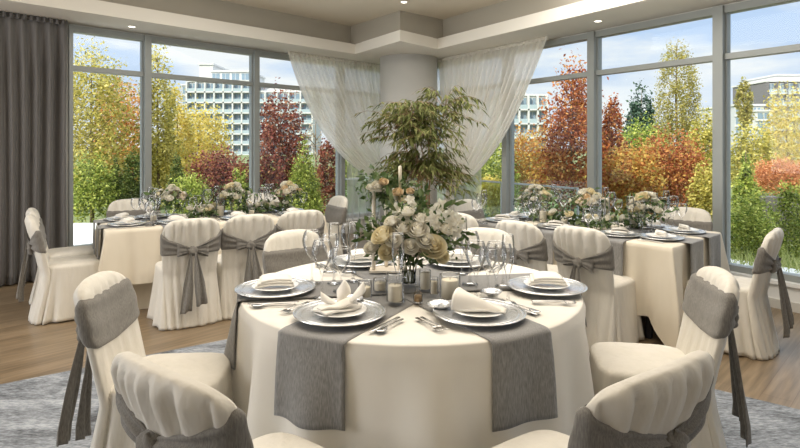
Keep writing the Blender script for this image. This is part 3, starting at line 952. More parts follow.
# ---------------------------------------------------------------- outside
ZG = -0.45
M['lawn'] = noise_col(mat('lawn', (0.12, 0.16, 0.05), 0.95), (0.07, 0.10, 0.03), (0.22, 0.25, 0.09), (1.2, 1.2, 1.2), 6, 0.3, 0.7)
M['paving'] = noise_col(mat('terrace_paving', (0.6, 0.6, 0.57), 0.8), (0.55, 0.55, 0.53), (0.68, 0.67, 0.64), (3, 3, 3), 4)
g = MB().box(-160, 160, 9, 320, ZG - 0.5, ZG).build('ground', M['lawn']); struct(g)
def terrace():
    k = 2.2
    W0 = Vector((-16, 11.15, 0))
    a = WL0 - NL * k; c2 = CORNER + (CORNER - Vector((0, 2, 0))).normalized() * (k / sin(radians(39))) ; d = WR0 - NR * k
    o = slab_poly('terrace', [(WL0.x, WL0.y), (CORNER.x, CORNER.y), (WR0.x, WR0.y), (d.x, d.y), (c2.x, c2.y), (-1.8, 11.15), (W0.x, W0.y)], ZG - .3, -0.03, M['paving'])
    return struct(o)
terrace()

def leaf_cloud(name, pts, size, m, parent, up=0.5, aspect=0.55, droop=0.0):
    n = len(pts)
    nrm = rng.normal(size=(n, 3)); nrm[:, 2] = np.abs(nrm[:, 2]) * (1 + up); nrm /= np.linalg.norm(nrm, axis=1)[:, None]
    t = rng.normal(size=(n, 3)); t[:, 2] -= droop
    t -= nrm * (t * nrm).sum(1)[:, None]; t /= np.linalg.norm(t, axis=1)[:, None] + 1e-9
    b = np.cross(nrm, t)
    s = size * rng.uniform(0.6, 1.3, (n, 1))
    V = np.empty((n, 4, 3))
    V[:, 0] = pts - t * s * .5
    V[:, 1] = pts + b * s * aspect * .5 + nrm * s * 0.08
    V[:, 2] = pts + t * s * .5
    V[:, 3] = pts - b * s * aspect * .5 + nrm * s * 0.08
    return quads(name, V, m, parent)

def crown_pts(shape, rx, rz, n, clump, z0, dens=0.8):
    """points of a crown of half-width rx, height rz, base z0; gathered in clumps"""
    K = max(8, n // clump)
    c = []
    while len(c) < K:
        p = rng.uniform(-1, 1, 3)
        h = (p[2] + 1) / 2
        if shape == 'round': lim = sqrt(max(0, 1 - (2 * h - 1) ** 2)) ** 0.8
        elif shape == 'cone': lim = (1 - h) ** 0.8 * min(1, h * 8 + .3)
        elif shape == 'column': lim = min(1, (1 - h) * 3.5) ** .7 * min(1, h * 4 + .35)
        elif shape == 'egg': lim = sqrt(max(0, 1 - (2 * h - 1) ** 2)) ** .7 * (1.15 - .55 * h)
        else: lim = 1 - 0.5 * h ** 3
        r = sqrt(p[0] ** 2 + p[1] ** 2)
        if r < lim and (r > lim * 0.35 or rng.random() < 0.4): c.append((p[0] * rx, p[1] * rx, z0 + h * rz))
    c = np.array(c)
    idx = rng.integers(0, K, n)
    sg = np.array([rx, rx, min(rz, rx * 2.0)]) * (0.13 if shape != 'cone' else .10)
    return c[idx] + rng.normal(size=(n, 3)) * sg, c

def tree(name, label, px, top, bot, hw, Y, shape, m, n, size, group=None, trunk=True, barkm='bark', clump=26, cat='tree', up=.5, aspect=.6, droop=0.0):
    base = P(px, bot, Y); zt = EYE - (top - HY) / FPX * Y; zb = EYE - (bot - HY) / FPX * Y
    rx = hw / FPX * Y
    zb = max(zb, ZG + .05)
    o = thing(name, label, cat, (base.x, Y, ZG), 0, group)
    n = int(n * 1.7); size *= .78
    pts, c = crown_pts(shape, rx, zt - zb, n, clump, zb - ZG)
    leaf_cloud('crown', pts, size, m, o, up, aspect, droop)
    if trunk:
        b = MB(); H = zt - ZG
        tr = max(0.012, 0.022 * H * .55)
        b.tube([(0, 0, 0), (0.03 * rx, 0, H * .3), (-.05 * rx, .02, H * .6), (0.0, 0, H * .93)], lambda t_: tr * (1 - .85 * t_), 7)
        lst = c[rng.permutation(len(c))[:14]]
        for q in lst:
            z0 = max(0.1, q[2] - 0.55 * sqrt(q[0] ** 2 + q[1] ** 2) - 0.1)
            b.tube([(0, 0, z0), (q[0] * .5, q[1] * .5, (z0 + q[2]) / 2 + .03), tuple(q)], lambda t_: tr * .32 * (1 - .7 * t_), 5)
        b.build('trunk', M[barkm], o)
    return o
L_ = {
 'yellow': leafmat('yellow_leaf', [(0.42, 0.34, 0.06), (0.68, 0.53, 0.10), (0.82, 0.68, 0.22), (0.54, 0.48, 0.12)], .45),
 'ygreen': leafmat('yellow_green_leaf', [(0.20, 0.20, 0.05), (0.44, 0.40, 0.09), (0.66, 0.57, 0.15), (0.78, 0.68, 0.24)], .45),
 'orange': leafmat('orange_leaf', [(0.50, 0.22, 0.06), (0.68, 0.34, 0.10), (0.74, 0.48, 0.14), (0.62, 0.30, 0.14)], .4),
 'burgundy': leafmat('burgundy_leaf', [(0.09, 0.025, 0.022), (0.19, 0.05, 0.04), (0.30, 0.10, 0.06), (0.42, 0.20, 0.10)], .35),
 'copper': leafmat('copper_leaf', [(0.16, 0.04, 0.02), (0.38, 0.10, 0.035), (0.56, 0.20, 0.06), (0.72, 0.40, 0.12)], .4),
 'rust': leafmat('rust_leaf', [(0.18, 0.05, 0.03), (0.38, 0.12, 0.05), (0.54, 0.22, 0.08), (0.66, 0.42, 0.12)], .4),
 'gold': leafmat('gold_red_leaf', [(0.34, 0.10, 0.04), (0.56, 0.26, 0.06), (0.66, 0.46, 0.12), (0.42, 0.34, 0.1)], .45),
 'thuja': leafmat('thuja_sprig', [(0.07, 0.11, 0.015), (0.18, 0.24, 0.035), (0.34, 0.38, 0.07), (0.48, 0.50, 0.12)], .25),
 'dark': leafmat('dark_evergreen_needle', [(0.03, 0.055, 0.012), (0.08, 0.12, 0.025), (0.15, 0.19, 0.04), (0.22, 0.25, 0.06)], .2),
 'spruce': leafmat('spruce_needle', [(0.03, 0.06, 0.045), (0.06, 0.11, 0.075), (0.11, 0.17, 0.11)], .15),
 'poplar': leafmat('poplar_leaf', [(0.24, 0.22, 0.06), (0.42, 0.36, 0.10), (0.56, 0.47, 0.16), (0.36, 0.36, 0.1)], .4),
 'green': leafmat('shrub_leaf', [(0.09, 0.14, 0.02), (0.24, 0.31, 0.05), (0.42, 0.47, 0.10), (0.58, 0.58, 0.16)], .35),
 'orangeshrub': leafmat('orange_shrub_leaf', [(0.46, 0.17, 0.06), (0.62, 0.27, 0.11), (0.72, 0.38, 0.18)], .35),
 'blade': leafmat('grass_blade', [(0.20, 0.26, 0.06), (0.38, 0.42, 0.13), (0.55, 0.55, 0.24)], .4),
 'grey': leafmat('grey_twig_leaf', [(0.30, 0.25, 0.2), (0.42, 0.36, 0.3), (0.5, 0.42, 0.3)], .3),
}
# left windows
tree('autumn_tree', 'tall yellow-green tree filling the first window beside the grey curtain', 92, 42, 200, 34, 13.0, 'column', L_['ygreen'], 6500, .10)
tree('autumn_tree', 'orange-leaved tree behind the yellow tree in the first window', 122, 78, 190, 24, 16.0, 'round', L_['orange'], 3400, .12)
tree('autumn_tree', 'yellow-green tree just right of the first window post', 158, 44, 205, 21, 14.0, 'egg', L_['ygreen'], 5000, .10)
tree('autumn_tree', 'golden yellow tree below the left apartment tower', 200, 112, 205, 30, 20.0, 'round', L_['yellow'], 4500, .14)
tree('autumn_tree', 'loose yellow tree in the middle of the second window', 178, 88, 205, 18, 18.0, 'egg', L_['yellow'], 2600, .13)
tree('conifer', 'slim dark conifer low in the first window, left of two', 117, 152, 208, 9, 12.0, 'cone', L_['dark'], 2600, .06, cat='tree')
tree('conifer', 'broad dark conifer low in the first window beside the post', 133, 150, 208, 11, 12.6, 'egg', L_['dark'], 2800, .07)
tree('conifer', 'dark pointed conifer low in the second window', 177, 150, 208, 12, 12.3, 'cone', L_['dark'], 2900, .065)
tree('garden_shrub', 'olive green shrub mass low in the first window', 93, 165, 212, 22, 11.6, 'mass', L_['thuja'], 3200, .08, cat='shrub', trunk=False)
tree('garden_shrub', 'burgundy shrub below the left tower in the second window', 216, 152, 212, 26, 13.0, 'round', L_['burgundy'], 4200, .085, cat='shrub')
tree('garden_shrub', 'reddish shrub beside the second window post', 243, 160, 212, 15, 12.4, 'round', L_['burgundy'], 2000, .085, cat='shrub')
tree('garden_shrub', 'green shrub at the foot of the golden tree', 190, 178, 212, 20, 12.0, 'mass', L_['green'], 2400, .075, cat='shrub', trunk=False)
tree('garden_shrub', 'yellow-green shrub between burgundy shrub and second post', 240, 172, 214, 12, 11.8, 'mass', L_['thuja'], 1500, .075, cat='shrub', trunk=False)
tree('autumn_tree', 'dark burgundy tree in the third window', 281, 92, 208, 28, 13.2, 'egg', L_['burgundy'], 5200, .10)
tree('conifer', 'large bright green cone-shaped evergreen in the third window', 304, 138, 214, 21, 11.4, 'cone', L_['thuja'], 6000, .06)
tree('autumn_tree', 'bare greyish tree behind the bright green evergreen', 316, 105, 205, 16, 17.0, 'egg', L_['grey'], 800, .09)
tree('garden_shrub', 'reddish shrub between the green evergreen and the third post', 328, 142, 214, 12, 12.8, 'round', L_['burgundy'], 2000, .085, cat='shrub')
tree('conifer', 'yellow-green hedge conifer left of the swept curtain', 352, 150, 214, 12, 12.6, 'column', L_['thuja'], 3000, .07)
tree('conifer', 'dark green conifer seen through the sheer left of the column', 372, 172, 215, 11, 13.6, 'column', L_['dark'], 2000, .075)
# right windows
tree('garden_shrub', 'yellow-green tree right of the tied curtain', 492, 142, 214, 26, 15.0, 'round', L_['green'], 4600, .095, cat='shrub')
tree('garden_shrub', 'dark green shrub behind the glass balustrade', 456, 168, 216, 16, 14.0, 'mass', L_['dark'], 2200, .09, cat='shrub', trunk=False)
tree('garden_shrub', 'bright yellow shrub behind the glass balustrade', 492, 178, 214, 13, 13.4, 'round', L_['yellow'], 1400, .09, cat='shrub')
tree('autumn_tree', 'orange and gold tree under the small white block', 530, 132, 212, 24, 15.5, 'round', L_['gold'], 4600, .10)
tree('autumn_tree', 'large copper red maple before the middle right window', 572, 62, 206, 33, 11.0, 'egg', L_['copper'], 5200, .095, clump=40)
tree('autumn_tree', 'copper tree straddling the post between the two big right windows', 612, 100, 208, 16, 11.8, 'egg', L_['copper'], 3400, .09)
tree('conifer', 'blue-green spruce rising over the rust shrubs', 642, 80, 172, 25, 30.0, 'cone', L_['spruce'], 6500, .23, droop=.6)
tree('poplar_tree', 'very tall slender poplar in the wide right window', 677, 32, 190, 19, 24.0, 'column', L_['poplar'], 8000, .12, clump=60)
tree('poplar_tree', 'yellow poplar beside the white post of the wide right window', 704, 108, 205, 14, 18.0, 'column', L_['ygreen'], 3600, .12)
tree('garden_shrub', 'rust coloured shrub left in the wide right window', 632, 150, 214, 28, 11.0, 'round', L_['gold'], 4800, .085, cat='shrub')
tree('garden_shrub', 'rust brown shrub in the middle of the wide right window', 670, 140, 216, 34, 11.6, 'round', L_['rust'], 6000, .085, cat='shrub')
tree('garden_shrub', 'yellow-green shrub glimpsed behind the rust shrubs', 640, 122, 190, 24, 20.0, 'round', L_['green'], 2800, .13, cat='shrub')
tree('garden_shrub', 'yellow-green shrub at the foot of the white post', 704, 165, 216, 14, 10.6, 'mass', L_['ygreen'], 1900, .08, cat='shrub', trunk=False)
tree('poplar_tree', 'small distant poplar left of the far right building', 744, 78, 130, 7, 60.0, 'column', L_['poplar'], 1500, .36)
tree('autumn_tree', 'yellow tree before the far right building', 788, 92, 180, 30, 22.0, 'egg', L_['yellow'], 3200, .15)
tree('autumn_tree', 'pale yellow-green tree low in the last right window', 752, 130, 195, 22, 20.0, 'round', L_['ygreen'], 3000, .14)
tree('conifer', 'green conifer beside the white post in the last right window', 746, 140, 236, 16, 10.0, 'cone', L_['green'], 4200, .075)
tree('garden_shrub', 'orange shrub above the dark wall in the last right window', 782, 162, 190, 26, 14.0, 'round', L_['orangeshrub'], 3400, .08, cat='shrub')
tree('garden_shrub', 'green shrub at the bottom of the last right window', 752, 200, 262, 24, 8.0, 'mass', L_['green'], 3600, .06, cat='shrub', trunk=False)
tree('garden_shrub', 'dark green shrub at the far right picture edge', 792, 190, 262, 22, 8.6, 'mass', L_['thuja'], 3200, .065, cat='shrub', trunk=False)
gw = MB().box(0, 2.2, 0, 0.3, 0, 0.9).build('garden_wall', M['black']); q = P(762, 188, 11.5); gw.location = (q.x, q.y, ZG)
gw.data.materials.clear(); gw.data.materials.append(mat('dark_stone', (0.10, 0.09, 0.08), 0.9)); tag(gw, 'low dark garden wall under the orange shrub', 'wall')
# far woods that close the view between the trunks
def woods(label, px0, px1, top, Y, m, n, size):
    a = P(px0, 0, Y).x; b = P(px1, 0, Y).x; zt = EYE - (top - HY) / FPX * Y
    pts = np.stack([rng.uniform(a, b, n), Y + rng.uniform(-2, 2, n), ZG + (zt - ZG) * rng.uniform(0, 1, n) ** .8], 1)
    pts[:, 2] *= 0.82 + 0.18 * np.sin(pts[:, 0] * 0.9) * np.cos(pts[:, 0] * .37)
    o = leaf_cloud('woods', pts, size, m, None); o['kind'] = 'stuff'; return tag(o, label, 'trees')
woods('distant mixed autumn woods beyond the left windows', 20, 345, 168, 30.0, L_['ygreen'], 9000, .30)
woods('distant mixed autumn woods beyond the right windows', 440, 860, 172, 32.0, L_['ygreen'], 9000, .32)
# ornamental grass outside the last window
def grass():
    n = 1500; V = np.empty((n, 4, 3))
    q = P(752, 240, 7.4)
    bx = q.x + rng.normal(size=n) * .5; by = 7.4 + rng.normal(size=n) * .35
    h = rng.uniform(.25, .62, n); a = rng.uniform(0, 6.28, n); le = rng.uniform(.08, .3, n)
    bz = np.full(n, ZG)
    V[:, 0] = np.stack([bx, by, bz], 1); V[:, 1] = np.stack([bx + le * .35 * np.cos(a) + .008, by + le * .35 * np.sin(a), bz + h * .65], 1)
    V[:, 2] = np.stack([bx + le * np.cos(a), by + le * np.sin(a), bz + h], 1); V[:, 3] = np.stack([bx + le * .35 * np.cos(a) - .008, by + le * .35 * np.sin(a), bz + h * .65], 1)
    o = quads('ornamental_grass', V, L_['blade']); o['kind'] = 'stuff'
    tag(o, 'tuft of pale ornamental grass outside the last right window', 'grass')
grass()

# glass balustrade outside, near the corner
def balustrade(wall, pa, pb, label):
    p, d, nn = (WLp, DL, NL) if wall == 'L' else (WRp, DR, NR)
    t = thing('balustrade', label, 'railing')
    off = -1.7
    sa, sb = wall_s(pa, wall, off), wall_s(pb, wall, off)
    if sa > sb: sa, sb = sb, sa
    T = Matrix.Translation(p + nn * off) @ Matrix(((d.x, nn.x, 0, 0), (d.y, nn.y, 0, 0), (0, 0, 1, 0), (0, 0, 0, 1)))
    MB().box(sa, sb, -0.006, 0.006, 0.03, 0.78, T).build('glass_panel', M['railglass'], t)
    MB().box(sa, sb, -0.02, 0.02, 0.78, 0.81, T).build('rail', M['frame'], t)
    k = max(2, int((sb - sa) / 1.3))
    for i in range(k + 1):
        s = sa + (sb - sa) * i / k
        MB().box(s - .015, s + .015, -0.02, 0.02, -0.03, 0.78, T).build('post', M['frame'], t)
balustrade('R', 444, 578, 'glass balustrade of the terrace outside, right of the column')
balustrade('L', 344, 398, 'glass balustrade of the terrace outside, left of the column')

# buildings
M['bwhite'] = mat('white_render', (0.56, 0.555, 0.54), 0.8)
M['bgrey'] = mat('grey_render', (0.46, 0.47, 0.48), 0.8)
M['bdark'] = mat('dark_cladding', (0.16, 0.15, 0.15), 0.8)
M['bglass'] = mat('blue_window_glass', (0.20, 0.27, 0.33), 0.08, 0.0, 0.8)
M['bpale'] = mat('pale_balcony_glass', (0.36, 0.43, 0.46), 0.15, 0.0, 0.6)
def building(label, Y, ang, blocks, name='apartment_building'):
    """blocks: (px0, px1, top, bays, floors, bottom, setback, balconies) in the view, turned into real boxes"""
    x0 = P(blocks[0][0], 0, Y).x
    t = thing(name, label, 'building', (x0, Y, ZG), ang)
    cache = {}
    for (pa, pb, top, bays, floors, bot, sb, balc, mw) in blocks:
        w = (pb - pa) / FPX * Y; xo = (pa - blocks[0][0]) / FPX * Y
        h = EYE - (top - HY) / FPX * Y - ZG; hb = max(0, EYE - (bot - HY) / FPX * Y - ZG)
        MB().box(xo, xo + w, sb, sb + 12, 0, h).build('wall', M[mw], t)
        MB().box(xo - .2, xo + w + .2, sb - .25, sb + 12.2, h, h + .35).build('roof', M['bwhite'], t)
        if not bays: continue
        fh = (h - hb) / floors; bw = w / bays
        key = (round(bw, 2), round(fh, 2))
        for f in range(floors):
            MB().box(xo - .1, xo + w + .1, sb - (.9 if balc else .2), sb + .05, hb + f * fh - .12, hb + f * fh + .14).build('floor_slab', M['bgrey' if mw == 'bdark' else 'bwhite'], t)
            if balc: MB().box(xo, xo + w, sb - .86, sb - .80, hb + f * fh + .14, hb + f * fh + fh * .36).build('balcony_glass', M['bpale'], t)
            for i in range(bays):
                if key not in cache:
                    b = MB()
                    b.box(0, bw * .74, -.06, .04, 0, fh * .66)
                    o = b.build('window', M['bglass'], t); cache[key] = o
                    b2 = MB(); b2.box(bw * .35, bw * .39, -.10, .03, 0, fh * .66); b2.box(-.05, bw * .74 + .05, -.10, .03, fh * .66, fh * .66 + .08)
                    b2.build('window_frame', M['bwhite'], o)
                    k_ = o
                else:
                    k_ = cache[key].copy(); COL.objects.link(k_)
                    for ch in kids(cache[key])[:1]:
                        c2 = ch.copy(); COL.objects.link(c2); c2.parent = k_
                k_.location = (xo + i * bw + bw * .13, sb, hb + f * fh + fh * .2)
        if balc:
            for i in range(bays + 1):
                MB().box(xo + i * bw - .14, xo + i * bw + .14, sb - .9, sb + .02, hb, h).build('pier', M['bdark' if mw == 'bdark' else 'bwhite'], t)
    return t
building('pale apartment tower with glass balconies behind the left windows', 110.0, 0.0,
    [(188, 252, 82, 7, 7, 176, 0.0, True, 'bgrey'), (176, 190, 84, 2, 7, 176, 3.0, False, 'bgrey'), (192, 206, 62, 0, 0, 0, 4.0, False, 'bwhite'), (206, 246, 70, 4, 1, 80, 3.0, False, 'bwhite'),
     (253, 312, 92, 5, 6, 172, 1.0, True, 'bgrey'), (253, 300, 84, 0, 0, 0, 6.0, False, 'bwhite')])
building('small white apartment block beside the right curtain, over the gold tree', 95.0, 0.0,
    [(500, 546, 96, 5, 4, 152, 0.0, True, 'bwhite'), (512, 530, 88, 0, 0, 0, 3.0, False, 'bwhite')])
building('grey apartment block left of the dark one at the far right', 100.0, 0.0,
    [(735, 764, 106, 4, 5, 160, 0.0, False, 'bgrey'), (752, 768, 112, 1, 5, 165, -1.0, False, 'bwhite')])
building('dark upper apartment block with white penthouse at the far right', 120.0, 0.0,
    [(766, 860, 82, 10, 5, 142, 0.0, True, 'bdark'), (786, 860, 74, 0, 0, 0, 3.0, False, 'bwhite')])
# ---------------------------------------------------------------- indoor bamboo tree
def bamboo():
    Y = 5.75; base = P(424, 200, Y); K = 1.22
    t = thing('bamboo_tree', 'feathery indoor bamboo in a cream planter before the round column', 'plant', (base.x, Y, 0))
    zr = EYE - (208 - HY) / FPX * Y
    MB().lathe([(0.12, 0), (0.125, 0.01), (0.165, zr - 0.02), (0.175, zr), (0.155, zr), (0.15, zr - .03)], 32).build('planter', M['pot'], t)
    MB().lathe([(0.01, zr - .028), (0.152, zr - .03)], 24).build('soil', M['soil'], t)
    r = random.Random(2)
    tips = []
    b = MB()
    for i in range(6):
        a = i * 1.05; x0 = 0.055 * cos(a); y0 = 0.05 * sin(a)
        top = (x0 * 4 + r.uniform(-.08, .08) - .08, y0 * 3, zr + .06 + r.uniform(.5, .78) * K)
        mid = (x0 * 1.2, y0 * 1.2, zr + .34)
        b.tube([(x0, y0, zr - .03), (x0 * .9, y0, zr + .17), mid, ((mid[0] + top[0]) / 2, (mid[1] + top[1]) / 2, (mid[2] + top[2]) / 2 + .02), top], lambda q: 0.011 * (1 - .55 * q), 7)
        tips.append(Vector(mid)); tips.append(Vector(top))
    stems = b.build('cane', M['cane'], t)
    # arching branches
    V = []
    bb = MB()
    for i in range(400):
        s = r.choice(tips) + Vector((r.uniform(-.03, .03), r.uniform(-.03, .03), r.uniform(-.06, .08)))
        a = r.uniform(0, 2 * pi); L = r.uniform(.16, .42); up = r.uniform(.05, .33)
        if r.random() < .30: up = r.uniform(-.10, .08); L = r.uniform(.3, .50)
        d = Vector((cos(a), sin(a) * .8, 0))
        pts = []
        for k in range(7):
            q = k / 6
            pts.append(s + d * L * K * q + Vector((0, 0, up * 2 * q - (up * 1.3 + .10) * q * q)))
        bb.tube(pts, lambda q: .0030 * (1 - .7 * q), 4)
        for k in range(12):
            q = .2 + .75 * r.random()
            j = min(5, int(q * 6)); p = pts[j].lerp(pts[j + 1], q * 6 - j)
            la = a + r.uniform(-1.3, 1.3); ll = r.uniform(.07, .135); dr = r.uniform(.1, .95)
            dv = Vector((cos(la), sin(la), 0)) * ll * .8 + Vector((0, 0, -dr * ll)); sv = dv.cross(Vector((r.uniform(-.4, .4), r.uniform(-.4, .4), 1))).normalized() * r.uniform(.008, .012)
            if abs(p.x) < .16 and p.z < zr + .34 * K and r.random() < .85: continue
            V.append([p, p + dv * .4 + sv + Vector((0, 0, .010)), p + dv + Vector((0, 0, -.006)), p + dv * .4 - sv + Vector((0, 0, .010))])
    bb.build('twigs', M['cane'], t)
    quads('foliage', np.array([[tuple(q) for q in l] for l in V]), M['bamboo'], t)
bamboo()

# ---------------------------------------------------------------- flowers
def rose_mb(b, c, r_, rnd, tilt=(0, 0), rad=1.0):
    """layered cupped petals round a tight heart"""
    R = Matrix.Rotation(tilt[0], 4, 'X') @ Matrix.Rotation(tilt[1], 4, 'Y')
    c = Vector(c)
    for ring, (n, rr, h, op) in enumerate(((3, .26, .95, .02), (4, .46, .90, .10), (5, .70, .78, .22), (6, .90, .60, .36), (6, 1.02, .36, .5))):
        for i in range(n):
            a = 2 * pi * i / n + ring * .6 + rnd.uniform(-.1, .1)
            def f(u, v):
                th = a + (u - .5) * 2 * pi / n * 1.75 * (1 - .2 * v * v)
                rad_ = r_ * rr * (.25 + .75 * sin(min(1, v * 1.35) * pi / 2) + op * v ** 3 * .35)
                z = r_ * (-.55 + (h + .55) * v - op * .4 * v ** 4 - .10 * (2 * abs(u - .5)) ** 2 * v)
                return c + R @ Vector((rad_ * cos(th), rad_ * sin(th), z * .85))
            b.grid(f, 6, 6)
    b.ball(tuple(c + R @ Vector((0, 0, r_ * .25))), r_ * .3, r_ * .3, r_ * .5, 8, 6)
def hydrangea_mb(b, c, r_, rnd, n=70):
    c = Vector(c)
    for i in range(n):
        z = rnd.uniform(-.35, 1); a = rnd.uniform(0, 6.28); k = sqrt(1 - z * z)
        nn = Vector((k * cos(a), k * sin(a), z)); p = c + nn * r_ * rnd.uniform(.86, 1.04)
        t1 = nn.cross(Vector((.3, .5, .8))).normalized(); t2 = nn.cross(t1); s = r_ * .24
        for q in range(4):
            d = t1 * cos(q * pi / 2 + i) + t2 * sin(q * pi / 2 + i); e_ = nn.cross(d)
            b.add([p, p + d * s * .6 + e_ * s * .45 + nn * s * .2, p + d * s * 1.1 + nn * s * .1, p + d * s * .6 - e_ * s * .45 + nn * s * .2], [(0, 1, 2, 3)])
def lily_mb(b, c, r_, rnd, n=5, dirv=None):
    c = Vector(c); nn = (dirv or Vector((rnd.uniform(-.7, .7), -1, rnd.uniform(0, .9)))).normalized()
    t1 = nn.cross(Vector((0.1, .2, 1))).normalized(); t2 = nn.cross(t1)
    for q in range(n):
        a = 2 * pi * q / n + rnd.uniform(-.15, .15); d = t1 * cos(a) + t2 * sin(a); e_ = nn.cross(d)
        def f(u, v):
            w = sin(pi * min(1, v * .92 + .08)) * r_ * .36
            return c + d * r_ * v + e_ * (u - .5) * 2 * w + nn * r_ * (.45 * v - .5 * v * v + .12 * (2 * abs(u - .5)) ** 2)
        b.grid(f, 4, 6)
def foliage(parent, c, rx, ry, rz, n, size, rnd, m='green', name='foliage'):
    pts = []
    while len(pts) < n:
        p = rng.normal(size=3) * .5
        if np.linalg.norm(p) < 1.05: pts.append((c[0] + p[0] * rx, c[1] + p[1] * ry, c[2] + p[2] * rz))
    return leaf_cloud(name, np.array(pts), size, M[m], parent, .3, .5)
def vase_mb(b, r0, r1, h, z0=0.0):
    b.lathe([(r0 * .9, z0), (r0, z0 + .006), (r0 * .85, z0 + h * .3), (r1 * .95, z0 + h * .8), (r1, z0 + h)], 28, cap0=False, cap1=False)

ZT = TB + 0.016          # on top of the crossing runners
def centre_bouquet():
    rnd = random.Random(5)
    Y = 2.93; c = P(409, 290, Y)
    t = thing('flower_arrangement', 'large white and ivory bouquet in a glass vase on the round table', 'flowers', (c.x, Y, ZT))
    b = MB(); vase_mb(b, .040, .052, .17); b.build('vase', M['glass'], t)
    MB().lathe([(.033, .014), (.034, .03), (.037, .075)], 20).build('water', M['water'], t)
    b = MB()
    for i in range(14):
        a = i * .9; b.tube([(.022 * cos(a), .022 * sin(a), .018), (.03 * cos(a + .5), .03 * sin(a + .5), .16), (.11 * cos(a + .6), .08 * sin(a + .6), .27)], .0028, 5)
    b.build('stems', M['bamboo'], t)
    k = Y / FPX
    def pos(px, py, dy=0.0): return ((px - 409) * k, dy, (290 - py) * k)
    for px, py, rr, mm, dy, tl in ((432, 247, .052, 'rose', -.10, (.9, .1)), (384, 237, .050, 'rose', -.08, (.5, -.4)), (417, 232, .046, 'rosew', -.09, (.6, .0)), (402, 230, .040, 'rosew', -.07, (.5, .1)),
                               (424, 241, .038, 'rosew', -.12, (.8, .2)), (388, 252, .036, 'rose', -.11, (1.0, -.2)), (407, 216, .036, 'rosew', -.03, (.2, 0)), (444, 232, .034, 'rosew', -.05, (.4, .5)), (372, 249, .030, 'rosew', -.07, (.8, -.3)), (394, 240, .034, 'rosew', -.12, (.8, -.1)), (440, 256, .030, 'rose', -.10, (1.1, .3)), (410, 246, .034, 'rosew', -.13, (.9, .0)), (420, 222, .034, 'rosew', -.05, (.4, .2)), (392, 224, .032, 'rosew', -.06, (.4, -.3))):
        b = MB(); rose_mb(b, pos(px, py, dy - .03), rr * 1.12, rnd, tl); b.build('rose', M[mm], t)
    for px, py, rr, dy in ((398, 246, .050, -.10), (416, 254, .046, -.11), (378, 248, .03, -.06)):
        b = MB(); hydrangea_mb(b, pos(px, py, dy), rr, rnd, 60); b.build('hydrangea', M['blush'], t)
    for px, py, rr, dy in ((404, 222, .045, -.08), (436, 214, .042, -.04), (447, 219, .045, -.06), (432, 222, .040, -.09), (452, 230, .044, -.05), (410, 205, .034, 0), (396, 213, .036, -.02), (441, 209, .034, 0), (456, 222, .036, -.03)):
        b = MB(); lily_mb(b, pos(px, py, dy), rr, rnd); lily_mb(b, pos(px + 3, py + 5, dy - .01), rr * .8, rnd); b.build('orchid', M['rosew'], t)
    foliage(t, pos(413, 238, .06), .29, .16, .18, 520, .052, rnd)
    foliage(t, pos(413, 256, -.03), .24, .14, .07, 120, .05, rnd)
    foliage(t, pos(413, 236, -.05), .26, .10, .16, 170, .042, rnd)
    # long leafy sprays
    b = MB(); V = []
    for (px, py) in ((362, 243), (366, 232), (470, 250), (466, 236), (388, 200), (424, 196), (455, 206), (372, 256)):
        e_ = Vector(pos(px, py, -.05)); s = Vector(pos(410, 250, 0)); m_ = (s + e_) / 2 + Vector((0, 0, .03))
        b.tube([s, m_, e_], .002, 4)
        for q in range(9):
            tt = .45 + .55 * q / 8; p = s.lerp(e_, tt) + Vector((0, 0, .06 * tt * (1 - tt) * 2))
            d = (e_ - s).normalized() * .04 + Vector((rnd.uniform(-.03, .03), rnd.uniform(-.02, .02), rnd.uniform(-.03, .03))); sv = d.cross(Vector((rnd.uniform(-1, 1), 1, .3))).normalized() * .012
            V.append([p, p + d * .5 + sv, p + d, p + d * .5 - sv])
    b.build('sprays', M['bamboo'], t)
    quads('spray_leaves', np.array([[tuple(x) for x in l] for l in V]), M['green'], t)
centre_bouquet()

def garland_stand():
    """slim legged stand carrying two flower clusters and a taper candle"""
    rnd = random.Random(9)
    Y = 3.28; c = P(388, 250, Y); k = Y / FPX
    t = thing('flower_stand', 'tall slim stand with blooms on top behind the bouquet on the round table', 'flower stand', (c.x, Y, ZT))
    def pos(px, py, dy=0.0): return Vector(((px - 388) * k, dy, EYE - (py - HY) * k - ZT))
    zt = pos(0, 190).z
    for px, dy in ((374, -.04), (386, .05), (400, -.03)):
        p = pos(px, 0, dy)
        MB().tube([(p.x, dy, 0), (p.x, dy, zt)], .0115, 10).build('leg', M['pot'], t)
    MB().box(pos(370, 0).x, pos(404, 0).x, -.07, .07, 0.0, .012).build('base', M['pot'], t)
    MB().box(pos(370, 0).x, pos(404, 0).x, -.06, .06, zt - .006, zt + .006).build('top_plate', M['pot'], t)
    p = pos(400, 0, -.05)
    cd = MB().lathe([(.009, zt), (.009, zt + .14), (.002, zt + .145)], 12, (p.x, p.y, 0)).build('taper_candle', M['wax'], t)
    for px, py, rr, mm in ((378, 184, .030, 'rosew'), (384, 181, .026, 'peach'), (371, 186, .022, 'rosew'), (398, 191, .028, 'peach'), (403, 198, .026, 'rose'), (394, 197, .022, 'rosew'), (410, 190, .022, 'peach')):
        b = MB(); q = pos(px, py, -.09); rose_mb(b, q, rr, rnd, (.7, 0)); b.build('rose', M[mm], t)
    foliage(t, pos(380, 186), .15, .11, .12, 260, .045, rnd)
    foliage(t, pos(402, 196), .17, .11, .12, 280, .045, rnd)
    foliage(t, pos(416, 208), .07, .07, .12, 80, .05, rnd)
garland_stand()

